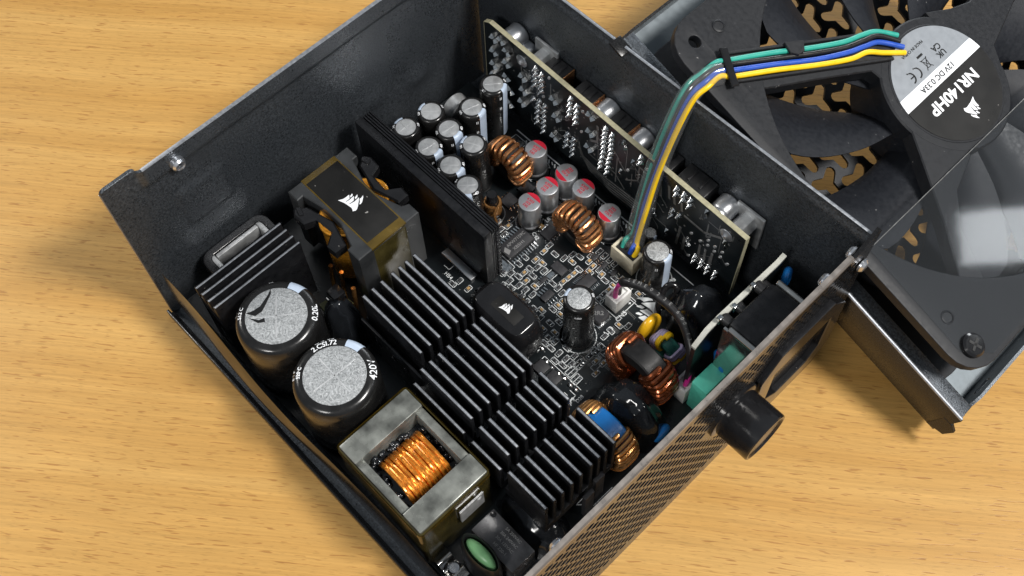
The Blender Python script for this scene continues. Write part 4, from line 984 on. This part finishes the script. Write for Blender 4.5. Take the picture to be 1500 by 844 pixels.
BOWH = [(22.8, 47.9), (18.8, 45.4), (18.4, 37.7), (25.5, 44.0), (17.9, 29.8), (25.1, 37.1), (17.4, 22.8), (24.7, 28.7), (33.6, 36.8), (33.8, 29.3), (26.6, 22.6), (32.8, 21.3), (25.9, 14.0), (49.6, 38.9), (67.5, 47.4), (51.0, 30.1), (50.0, 17.0), (67.7, 38.0), (67.4, 28.5)]
BOWV = [(83.9, 47.6), (88.1, 41.0), (83.2, 29.8), (106.4, 18), (115.8, 23.6), (129.9, 39.6), (120.6, 47.4), (100.0, 23.9)]
CONE = [(40.5, 48.4), (40.5, 45.3), (40.1, 42.2), (40.0, 39.1), (43.5, 47.6), (43.5, 44.5), (43.5, 41.4), (43.4, 38.3), (58.1, 48.0), (57.8, 44.8), (57.9, 41.7), (57.6, 38.5), (61.0, 46.6), (61.1, 43.4), (60.9, 40.1), (39.1, 29.8), (42.3, 31.2), (41.6, 28.1), (41.5, 24.7), (41.1, 20.9), (41.1, 17.8), (45.1, 31.0), (44.7, 27.8), (44.7, 24.4), (44.7, 21.4), (44.7, 18.4), (44.3, 15.0), (60.8, 36.9), (56.9, 25.9), (56.6, 22.2), (56.4, 18.4), (60.0, 25.7), (59.8, 22.4), (59.8, 19.4), (59.6, 16.0), (74.9, 47.6), (74.7, 44.9), (74.6, 42.2), (74.5, 39.4), (74.6, 36.6), (74.5, 33.4), (74.3, 30.2), (73.9, 26.7), (73.7, 23.5), (78.0, 47.0), (77.9, 44.2), (78.0, 41.5), (78.0, 38.8), (78.0, 36.1), (77.7, 33.2), (77.3, 30.0), (77.2, 26.8), (77.0, 23.6), (91.3, 48), (91.3, 45.2), (107.4, 47.6), (107.6, 44.6), (110.7, 47.6), (110.6, 44.4), (113.6, 47.4), (113.5, 44.2), (107.1, 33.8), (106.9, 30.1), (110.1, 33.9), (119.7, 18.6), (119.6, 15.6), (122.8, 18.8), (122.7, 15.8), (125.6, 18.6), (125.6, 15.4), (128.9, 18.8), (128.8, 16.0)]
OVAL = [(120.2, 29.5), (123.2, 33.6), (123.4, 30.6), (126.2, 33.2), (126.4, 30.3), (129.4, 33.6), (129.1, 30.0), (116.8, 15.3), (116.2, 29.6), (132.2, 29.3), (47.0, 48.9), (44.1, 35.7), (63.6, 46.0), (63.4, 34.0), (94.2, 44.0), (86.0, 34.5)]
def up_copy(me, nm, x, z, roll):
    o = copy_child(me, nm, UP, up(x, z)); o.rotation_euler = (0, R(roll), 0); return o
for x, z in BOWH: up_copy(ME_BOW, 'solder_tab', x, z, rnd.uniform(18, 30))
for x, z in BOWV: up_copy(ME_BOW, 'solder_tab', x, z, rnd.uniform(70, 95))
for x, z in CONE: up_copy(ME_CONE, 'solder_joint', x, z, 0)
for x, z in OVAL:
    o = up_copy(ME_OV, 'solder_pad', x, z, 30); o.scale = (0.7, 1, 1.3)
for i in range(5):
    d = i * 1.35; m = MB()
    for a, b in (((62.5 + d * 0.2, 27 - d), (63.6 + d * 0.8, 20.6 - d)), ((63.6 + d * 0.8, 20.6 - d), (74.4 + d, 18.6 - d)), ((74.4 + d, 18.6 - d), (96, 21.0 - d * 1.1))):
        v = Vector((b[0] - a[0], b[1] - a[1])); n = Vector((-v.y, v.x)).normalized() * 0.28
        m.prism([(a[0] - n.x - XC, a[1] - n.y - 9), (b[0] - n.x - XC, b[1] - n.y - 9), (b[0] + n.x - XC, b[1] + n.y - 9), (a[0] + n.x - XC, a[1] + n.y - 9)], 0.62, 0.72, 0, MU)
    m.part('trace', 'trace', UP)
for (x0, z0), (x1, z1) in (((100.5, 42.7), (101.3, 35.9)), ((104.2, 45.1), (105.0, 38.4)), ((106.7, 43.0), (107.5, 37.8)), ((110.0, 43.4), (110.9, 37.4)), ((120.6, 27.1), (120.6, 21.0)), ((123.0, 27.3), (123.2, 20.6)), ((125.9, 28.2), (125.9, 20.8)), ((111.5, 28), (110.8, 16)), ((114.0, 24.0), (113.6, 15.5)), ((71.0, 45), (71.2, 36)), ((71.2, 36), (68.0, 33.5)), ((95, 30), (95.6, 20)), ((128, 41), (121, 36)), ((121, 36), (112, 36))):
    v = Vector((x1 - x0, z1 - z0)); n = Vector((-v.y, v.x)).normalized() * 0.5; m = MB()
    m.prism([(x0 - n.x - XC, z0 - n.y - 9), (x1 - n.x - XC, z1 - n.y - 9), (x1 + n.x - XC, z1 + n.y - 9), (x0 + n.x - XC, z0 + n.y - 9)], 0.62, 0.80, 0.05, MU); m.part('trace', 'trace', UP)
tr = MB()
for k_ in range(46):
    x = rnd.uniform(16, 128); z = rnd.uniform(16, 46); w_ = rnd.choice((0.2, 0.3, 0.5)); pts = [(x, z)]
    for q in range(rnd.randint(1, 3)):
        a_ = rnd.choice((0, 45, -45, 90, -90)); l_ = rnd.uniform(2, 9); pts.append((min(132, max(15, pts[-1][0] + l_ * math.cos(R(a_)))), min(47, max(15, pts[-1][1] + l_ * math.sin(R(a_))))))
    for a, b in zip(pts, pts[1:]):
        v = Vector((b[0] - a[0], b[1] - a[1]))
        if v.length < 0.3: continue
        n = Vector((-v.y, v.x)).normalized() * w_ / 2
        tr.prism([(a[0] - n.x - XC, a[1] - n.y - 9), (b[0] - n.x - XC, b[1] - n.y - 9), (b[0] + n.x - XC, b[1] + n.y - 9), (a[0] + n.x - XC, a[1] + n.y - 9)], 0.60, 0.66, 0, MU)
for k_ in range(90):
    x = rnd.uniform(16, 132); z = rnd.uniform(15, 48)
    tr.lathe([(rnd.uniform(0.25, 0.6), 0), (0.2, 0.12), (0, 0.15)], 8, Matrix.Translation(up(x, z)) @ Matrix.Rotation(R(90), 4, 'X'))
o = tr.part('trace_pattern', 'trace', UP); o['kind'] = 'stuff'
for x, z in ((33.2, 45.8), (129.2, 44.6)):
    m = MB(); m.lathe([(2.6, 0), (2.5, 0.3), (1.4, 0.8), (0.9, 1.3), (0, 1.5)], 24, Matrix.Translation(up(x, z)) @ Matrix.Rotation(R(90), 4, 'X')); m.part('screw_head', 'alu', UP)
# what sits behind it, between board and wall
def ycyl(mb, x, z, y0, y1, r, b=0.5, seg=32): mb.cyl((x, y0, z), (x, y1, z), r, seg, b); return mb
for lb, x, z, r in (('silver can capacitor at the corner end of the upright board', 24.6, 47.2, 4.3), ('short silver can tucked under the corner can behind the upright board', 29.8, 43.0, 3.6), ('silver can capacitor behind the upright board between two tall black sockets', 69.5, 45.8, 4.2), ('silver can capacitor behind the upright board near the clear wire sleeve', 85.4, 44.6, 4.2), ('silver can capacitor beside the flanged metal standoff of the upright board', 122.4, 44.6, 4.2)):
    t = thing('can_capacitor', lb, 'capacitor', (x, 141.2, z), 0, 'silver cans behind the upright board')
    m = MB(); m.lathe([(r - 0.1, 0), (r, 0.5), (r - 0.35, 1.1), (r, 1.7), (r, 7.0), (r - 0.5, 7.6), (0, 7.7)], 36, Matrix.Rotation(R(-90), 4, 'X')); m.part('can', 'alu', t)
    m = MB(); m.cyl((0, -0.6, 0), (0, 0.05, 0), r + 0.1, 28); m.part('base', 'plas', t)
for lb, x, z in (('hexagonal metal standoff by the corner cans of the upright board', 38.4, 47.0), ('hexagonal metal standoff with a wide flange at the free end of the upright board', 130.6, 44.4)):
    t = thing('metal_standoff', lb, 'standoff', (x, 141.0, z))
    m = MB(); m.lathe([(3.6, 0), (3.6, 6.4)], 6, Matrix.Rotation(R(-90), 4, 'X')); m.part('hex_post', 'alud', t)
    m = MB(); m.bx(-5.6, 5.6, 6.3, 7.5, -12, 5.6, 0.4); m.part('flange', 'alud', t)
for lb, x, w, z, cop in (('black output socket next to the hexagonal standoff, copper strip on its end', 46.6, 9, 47.6, 1), ('black output socket between the first and second lone silver cans, copper rimmed', 61.0, 9, 47.0, 1), ('black output socket directly behind the middle of the upright board', 77.6, 8.6, 46.2, 1), ('black output socket half hidden by the clear wire sleeve', 96.5, 11, 46.4, 0), ('wide grey-black ribbed output socket beside the last silver can', 110.6, 12, 46.8, 0)):
    t = thing('output_socket', lb, 'socket', (x, 141.0, z), 0, 'black output sockets along the steel wall')
    m = MB(); m.bx(-w / 2, w / 2, 0, 7.4, -14, 2.6, 0.5); m.part('housing', 'plas', t)
    for q in (-1, 1):
        m = MB(); m.bx(q * w * 0.2 - 0.5, q * w * 0.2 + 0.5, 1.5, 6.5, 2.4, 3.0, 0.15); m.part('key_rib', 'plas', t)
    if cop:
        m = MB(); m.bx(w / 2 + 0.05, w / 2 + 0.5, 1.0, 7.2, -6, 2.8, 0.1); m.part('copper_strip', 'copper', t)

# ------------------------------------------------------------------ lid with fan
QL = Matrix(((0.94251789, -0.01251259, 0.33392135, 146.328), (-0.00585972, 0.99852612, 0.05395593, 224.426), (-0.33410432, -0.05281112, 0.94105541, 60.1), (0, 0, 0, 1)))
def lidroot(name, label, cat):
    o = bpy.data.objects.new(name, None); COL.objects.link(o); o.empty_display_size = 0.01
    M = QL.copy(); M.translation = QL.translation * S; o.matrix_world = M
    return tag(o, label, cat)
lid = lidroot('case_lid', 'upturned case lid with bare zinc inside, leaning beside the open case', 'lid')
ZP = -27.6
link('lid_panel', plate([rrect(-80, 80, -72, 76, 1.5), circ(0, 0, 66.8, 72)], 1.0, Matrix.Translation((0, 0, ZP))), 'zinc', lid)
ys = []
def yshape(cx, cy, L_, w, ph):
    pts = []
    for k in range(3):
        a = ph + k * 2 * math.pi / 3; d = Vector((math.cos(a), math.sin(a))); n = Vector((-d.y, d.x))
        e0 = d * (w * 0.577) ; b = a - math.pi / 3
        pts.append((cx + math.cos(b) * w * 0.66, cy + math.sin(b) * w * 0.66))
        for i in range(6):
            t_ = -math.pi / 2 + math.pi * i / 5
            q = d * (L_ - w / 2 + w / 2 * math.cos(t_)) + n * (w / 2 * math.sin(t_))
            pts.append((cx + q.x, cy + q.y))
    return pts
P_ = 11.7
for i in range(-8, 9):
    for j in range(-8, 9):
        x = P_ * (i + 0.5 * (j % 2)); y = P_ * 0.866 * j
        if math.hypot(x, y) < 61: ys.append(yshape(x, y, 6.4, 3.7, 0.0))
link('fan_grille', plate([circ(0, 0, 67.4, 72)] + ys, 1.0, Matrix.Translation((0, 0, ZP - 1.4))), 'grille', lid)
m = MB(); m.bx(-80, 80, -73.2, -72.2, -30, -14.5, 0.2); m.part('side_flange', 'case_out', lid)
m = MB(); m.prism([(77, -30), (82.5, -27.5), (83, -22), (80.5, -20), (77, -20)], 72.2, 73.3, 0.1, Matrix(((1, 0, 0, 0), (0, 0, -1, 0), (0, 1, 0, 0), (0, 0, 0, 1)))); m.part('corner_hook', 'case_out', lid)
m = MB(); m.tube([(-79.5, -72.6, -14.4), (79.5, -72.6, -14.4)], 0.65, 10); m.part('rolled_edge', 'anoedge', lid)
m = MB(); m.bx(-80.5, -74.5, -77.0, -72.0, -14.3, -13.2, 0.3); m.part('hook_tab', 'case_out', lid)
m = MB(); m.bx(-79, 79.5, -70.6, -66.6, -15.6, -14.8, 0.2).bx(-79, 79.5, -71.8, -70.4, -28, -14.8); m.part('inner_ledge', 'case', lid)
ME = Matrix(((0, 0, 1, 80.3), (1, 0, 0, 0), (0, 1, 0, 0), (0, 0, 0, 1)))
link('end_flange', plate([[(-71, -28), (75, -28), (75, -17), (-60, -17), (-66, -20)], rrect(-58, -50, -22.6, -20.4, 1.0), rrect(20, 28, -22.6, -20.4, 1.0)], 1.0, ME), 'case', lid)
ME2 = ME.copy(); ME2.translation = Vector((-80.3, 0, 0))
link('end_flange', plate([[(-72, -28), (75, -28), (75, -20), (-63, -20), (-72, -24)]], 1.0, ME2), 'case_out', lid)
m = MB(); m.bx(-79.4, 79.4, 75.2, 76.4, -28, -15, 0.2); m.part('side_flange', 'case', lid)
# fan
fan = lidroot('cooling_fan', 'large black cooling fan with a round grey, white and black hub sticker', 'fan')
corners = [(-62.3, -62), (62.3, -62), (62.3, 62), (-62.3, 62)]
fr = [rrect(-70, 70, -70, 70, 11), circ(0, 0, 66.3, 96)] + [circ(x, y, 2.4, 20) for x, y in corners[:1] + corners[2:]]
link('frame', plate(fr, 3.0, Matrix.Translation((0, 0, -1.8)), 0.3), 'fan', fan)
link('rear_frame', plate([rrect(-70, 70, -70, 70, 11), circ(0, 0, 67, 72)], 3.0, Matrix.Translation((0, 0, -23.6)), 0.3), 'fan', fan)
m = MB(); m.lathe([(66.4, -25), (66.4, -0.3), (68.2, -0.3), (68.2, -25), (66.4, -25)], 96); m.part('shroud', 'fan', fan)
for x, y in ((-61.5, -51.6), (51.3, -61.4), (61.5, 51.6)):
    m = MB(); m.lathe([(2.3, 0), (2.2, 0.5), (1.7, 0.7), (1.5, 0.35), (0, 0.35)], 20, Matrix.Translation((x, y, -0.2))); m.part('boss', 'fan', fan)
m = MB(); m.lathe([(3.9, -0.1), (3.8, 1.3), (3.1, 1.9), (0, 2.0)], 28, Matrix.Translation((62.3, -62, 0.2)));
sc = m.part('screw', 'plasg', fan)
for q in range(2):
    m = MB(); m.box((0, 0, 2.2), (4.4, 0.9, 0.12), 0, Matrix.Translation((62.3, -62, 0.05)) @ Matrix.Rotation(R(20 + 90 * q), 4, 'Z')); m.part('cross_slot', 'wblk', sc)
def arm(pts, name='strut'):
    m = MB(); m.prism(pts, -6, -0.3, 0.4); return m.part(name, 'fan', fan)
arm([(-22.0, 3.0), (-29, -11), (-39, -30), (-51.2, -52), (-53, -62), (-44.0, -66), (-40.9, -61.8), (-28.0, -36), (-19.0, -19), (-13.4, -18)], 'cable_strut')
arm([(-12.0, -19.4), (-4, -19.6), (10, -27), (32.3, -39), (44, -46.5), (55, -57), (62, -52), (57.5, -43.6), (36, -34.8), (27, -26), (22.5, -13), (18, -10)])
arm([(20.5, 12), (16, 18), (2, 26), (-4, 45), (-8, 66), (-18, 66), (-16, 45), (-14.5, 31), (-17, 23), (-21.5, 14)])
arm([(22, -9), (23.5, 2), (21.5, 10), (10, 20), (10, -20)])
m = MB(); m.lathe([(24.2, -7), (24.2, -0.8), (23.6, -0.25), (21.2, -0.2), (21.0, -0.05), (0, -0.05)], 72); m.part('hub_housing', 'fan', fan)
# sticker
def seg_poly(r, x0, x1):
    out = []
    n = 40
    a0 = math.acos(max(-1, min(1, x1 / r))); a1 = math.acos(max(-1, min(1, x0 / r)))
    up_ = [(r * math.cos(a0 + (a1 - a0) * i / n), r * math.sin(a0 + (a1 - a0) * i / n)) for i in range(n + 1)]
    return up_ + [(x, -y) for x, y in reversed(up_)]
m = MB(); m.prism(seg_poly(20.4, -20.39, -5.6), -0.03, 0.16); stk = m.part('hub_sticker', 'grey', fan)
m = MB(); m.prism(seg_poly(20.4, -5.6, -1.1), -0.03, 0.16); m.part('white_band', 'white', stk)
m = MB(); m.prism(seg_poly(20.4, -1.1, 20.39), -0.03, 0.16); m.part('black_field', 'label', stk)
ZS = 0.2
text('NR140HP', 5.6, (3.6, -0.6, ZS), -90, 'white', stk, bold=0.16, xs=1.08)
text('12V DC 0.33A', 2.75, (-3.35, -1.5, ZS), -90, 'wblk', stk, bold=0.06, xs=1.08)
text('MADE IN CHINA', 1.5, (-15.5, -1.6, ZS), -90, 'wblk', stk, bold=0.03)
text('UK', 2.9, (-8.3, 6.4, ZS), -90, 'wblk', stk, bold=0.08); text('CA', 2.9, (-10.9, 6.4, ZS), -90, 'wblk', stk, bold=0.08)
logo(7.6, (11.2, 0.6, ZS), -44, 'white', stk)
for yy in (-6.9, -10.2):
    arc = [(-8.8 + 1.9 * math.cos(R(a)), yy + 1.9 * math.sin(R(a)), ZS) for a in range(0, 181, 15)]
    m = MB(); m.tube([(p[0], p[1] - 0.0, ZS) for p in arc], 0.26, 6, sq=1); m.part('mark', 'wblk', stk)
m = MB(); m.bx(-8.9, -8.5, -10.2, -8.4, ZS - 0.05, ZS + 0.02); m.part('mark', 'wblk', stk)
m = MB(); m.bx(-12.7, -11.9, -2.6, 0.3, ZS - 0.05, ZS + 0.02); m.part('mark', 'wblk', stk)
for a, b in (((-11.0, 0.6), (-7.0, -2.6)), ((-11.0, -2.6), (-7.0, 0.6)), ((-10.6, 0.0), (-7.6, -0.3)), ((-10.6, -2.0), (-7.6, -1.7)), ((-10.7, 0.2), (-10.7, -2.2)), ((-7.6, -0.2), (-7.6, -1.8))):
    m = MB(); m.tube([(a[0], a[1], ZS), (b[0], b[1], ZS)], 0.13, 6); m.part('mark', 'wblk', stk)
# blades
LEAD = [(20, -86), (25, -89), (30, -91), (36, -93.2), (41, -95.4), (47, -98), (53.6, -101), (59, -104), (62, -106), (64.6, -110)]
def lead(r):
    for (r0, a0), (r1, a1) in zip(LEAD, LEAD[1:]):
        if r <= r1: return a0 + (a1 - a0) * (r - r0) / (r1 - r0)
    return LEAD[-1][1]
NB = 9
for k in range(NB):
    m = MB(); rows_t = []; rows_b = []
    for i in range(15):
        r = 20 + 44.6 * i / 14; a0 = lead(r); span = 30.5 - 4 * (i / 14) - (6 if i == 14 else 0)
        rt = []; rb = []
        for j in range(11):
            u = j / 10; a = R(a0 - span * u + 360 / NB * k)
            z = -7.5 - 10.0 * u - 2.2 * math.sin(math.pi * u) * -1 + 1.5 * (i / 14)
            rt.append((r * math.cos(a), r * math.sin(a), z)); rb.append((r * math.cos(a), r * math.sin(a), z - 1.1 * (0.35 + math.sin(math.pi * min(max(u, .05), .95)))))
        rows_t.append(rt); rows_b.append(rb)
    w = 11; n = 15
    vs = [p for r_ in rows_t for p in r_] + [p for r_ in rows_b for p in r_]; fs = []; o_ = n * w
    for i in range(n - 1):
        for j in range(w - 1):
            a = i * w + j; fs.append((a, a + 1, a + w + 1, a + w)); fs.append((o_ + a, o_ + a + w, o_ + a + w + 1, o_ + a + 1))
    for i in range(n - 1):
        for j in (0, w - 1):
            a = i * w + j; fs.append((a, a + w, o_ + a + w, o_ + a))
    for j in range(w - 1):
        for i in (0, n - 1):
            a = i * w + j; fs.append((a, a + 1, o_ + a + 1, o_ + a))
    m.add(vs, fs); m.part('blade', 'blade', fan, 50)
m = MB(); m.lathe([(22.6, -22), (22.6, -7.6), (21.8, -6.9), (0, -6.9)], 60); m.part('motor_cup', 'blade', fan)
# cable channel lips and tie
d_ = Vector((-0.47, -0.883)); n_ = Vector((0.883, -0.47))
def along(s_, o_): q = Vector((-20.5, -6.5)) + d_ * s_ + n_ * o_; return (q.x, q.y)
for o0, o1 in ((-5.6, -4.6), (4.0, 5.0)):
    m = MB(); m.prism([along(2, o0), along(62, o0), along(62, o1), along(2, o1)], -0.5, 1.5, 0.2); m.part('channel_lip', 'fan', fan)
m = MB(); m.prism([along(0, -4.6), along(60, -4.6), along(60, 4.0), along(0, 4.0)], -0.6, -0.2); m.part('channel_floor', 'plas', fan)
m = MB(); m.prism([along(33, -5.4), along(40, -5.4), along(39, -1.6), along(36.5, -0.6), along(34, -1.6)], 1.8, 2.9, 0.2); m.part('cable_clip', 'fan', fan)
m = MB(); m.prism([along(60.0, -6.5), along(62.6, -6.5), along(62.6, 6.5), along(60.0, 6.5)], 1.9, 2.9, 0.3); m.part('cable_tie', 'plasg', fan)
# clear sheet
t = lidroot('clear_sheet', 'clear plastic air baffle sheet covering one side of the fan', 'plastic sheet')
m = MB(); m.prism([(20.3, -66), (61, -66.5), (68.6, -58), (68.6, 66), (21.8, 66)], 0.35, 0.6); m.part('film', 'film', t)
m = MB(); m.tube([(20.3, -66, 0.48), (21.8, 66, 0.48)], 0.16, 6); m.part('cut_edge', 'trace', t)
# fan leads
def W(p): return QL @ Vector(p)
t = thing('fan_cable', 'green, black, blue and yellow fan wires running through a clear sleeve', 'cable', (100, 135, 17))
tub = [Vector(p) for p in ((98.2, 150.6, 78.5), (98.2, 144.6, 68), (98.1, 138.8, 50), (99.0, 133.6, 34), (100.2, 129.4, 19))]
specs = [('wgreen', -3.0, -2.3), ('wblk', -1.05, -0.8), ('wblue', 0.95, 0.8), ('wyel', 2.95, 2.4)]
sub = lambda P: [tuple(p - Vector((100, 135, 17))) for p in P]
for mt, o_, k_ in specs:
    P = [W((*along(-3, o_ * 1.1), 0.5)), W((*along(5, o_ * 1.0 + (-2.6 if mt != 'wyel' else -0.8)), 1.0)), W((*along(11, o_ - 1.8), 1.0)), W((*along(18, o_ - 0.4), 0.9)), W((*along(30, o_), 0.9)), W((*along(45, o_), 0.9)), W((*along(60, o_ * 0.92), 1.0)), W((*along(65, o_ * 0.8), 1.4))]
    P += [Vector(((99.4, 155.4, 82.0)[0] + o_ * 0.78, 155.2 - o_ * 0.35, 82.2 - abs(o_) * 0.1))]
    for i, q in enumerate(tub): P.append(q + Vector((o_ * (0.86 - 0.05 * i), -o_ * 0.42, 0.25 * math.sin(i * 2 + o_))))
    end = Vector((101.4 + o_ * 0.9, 124.8, 15.5)); P += [end + Vector((-0.2, 1.6, 2.6)), end]
    P = [p + Vector((rnd.uniform(-.28, .28), rnd.uniform(-.28, .28), rnd.uniform(0, .35))) for p in P]
    m = MB(); m.tube(sub(smooth_path(P, 8)), 0.9, 10); m.part('wire', mt, t, 70)
m = MB(); m.tube(sub(smooth_path([Vector((101.4, 160.5, 82.2)), Vector((99.4, 156.0, 82.0))] + tub + [Vector((100.9, 127.6, 13.5))], 8)), 4.1, 24, cap=False, sq=0.78); m.part('clear_sleeve', 'sheath', t, 80)
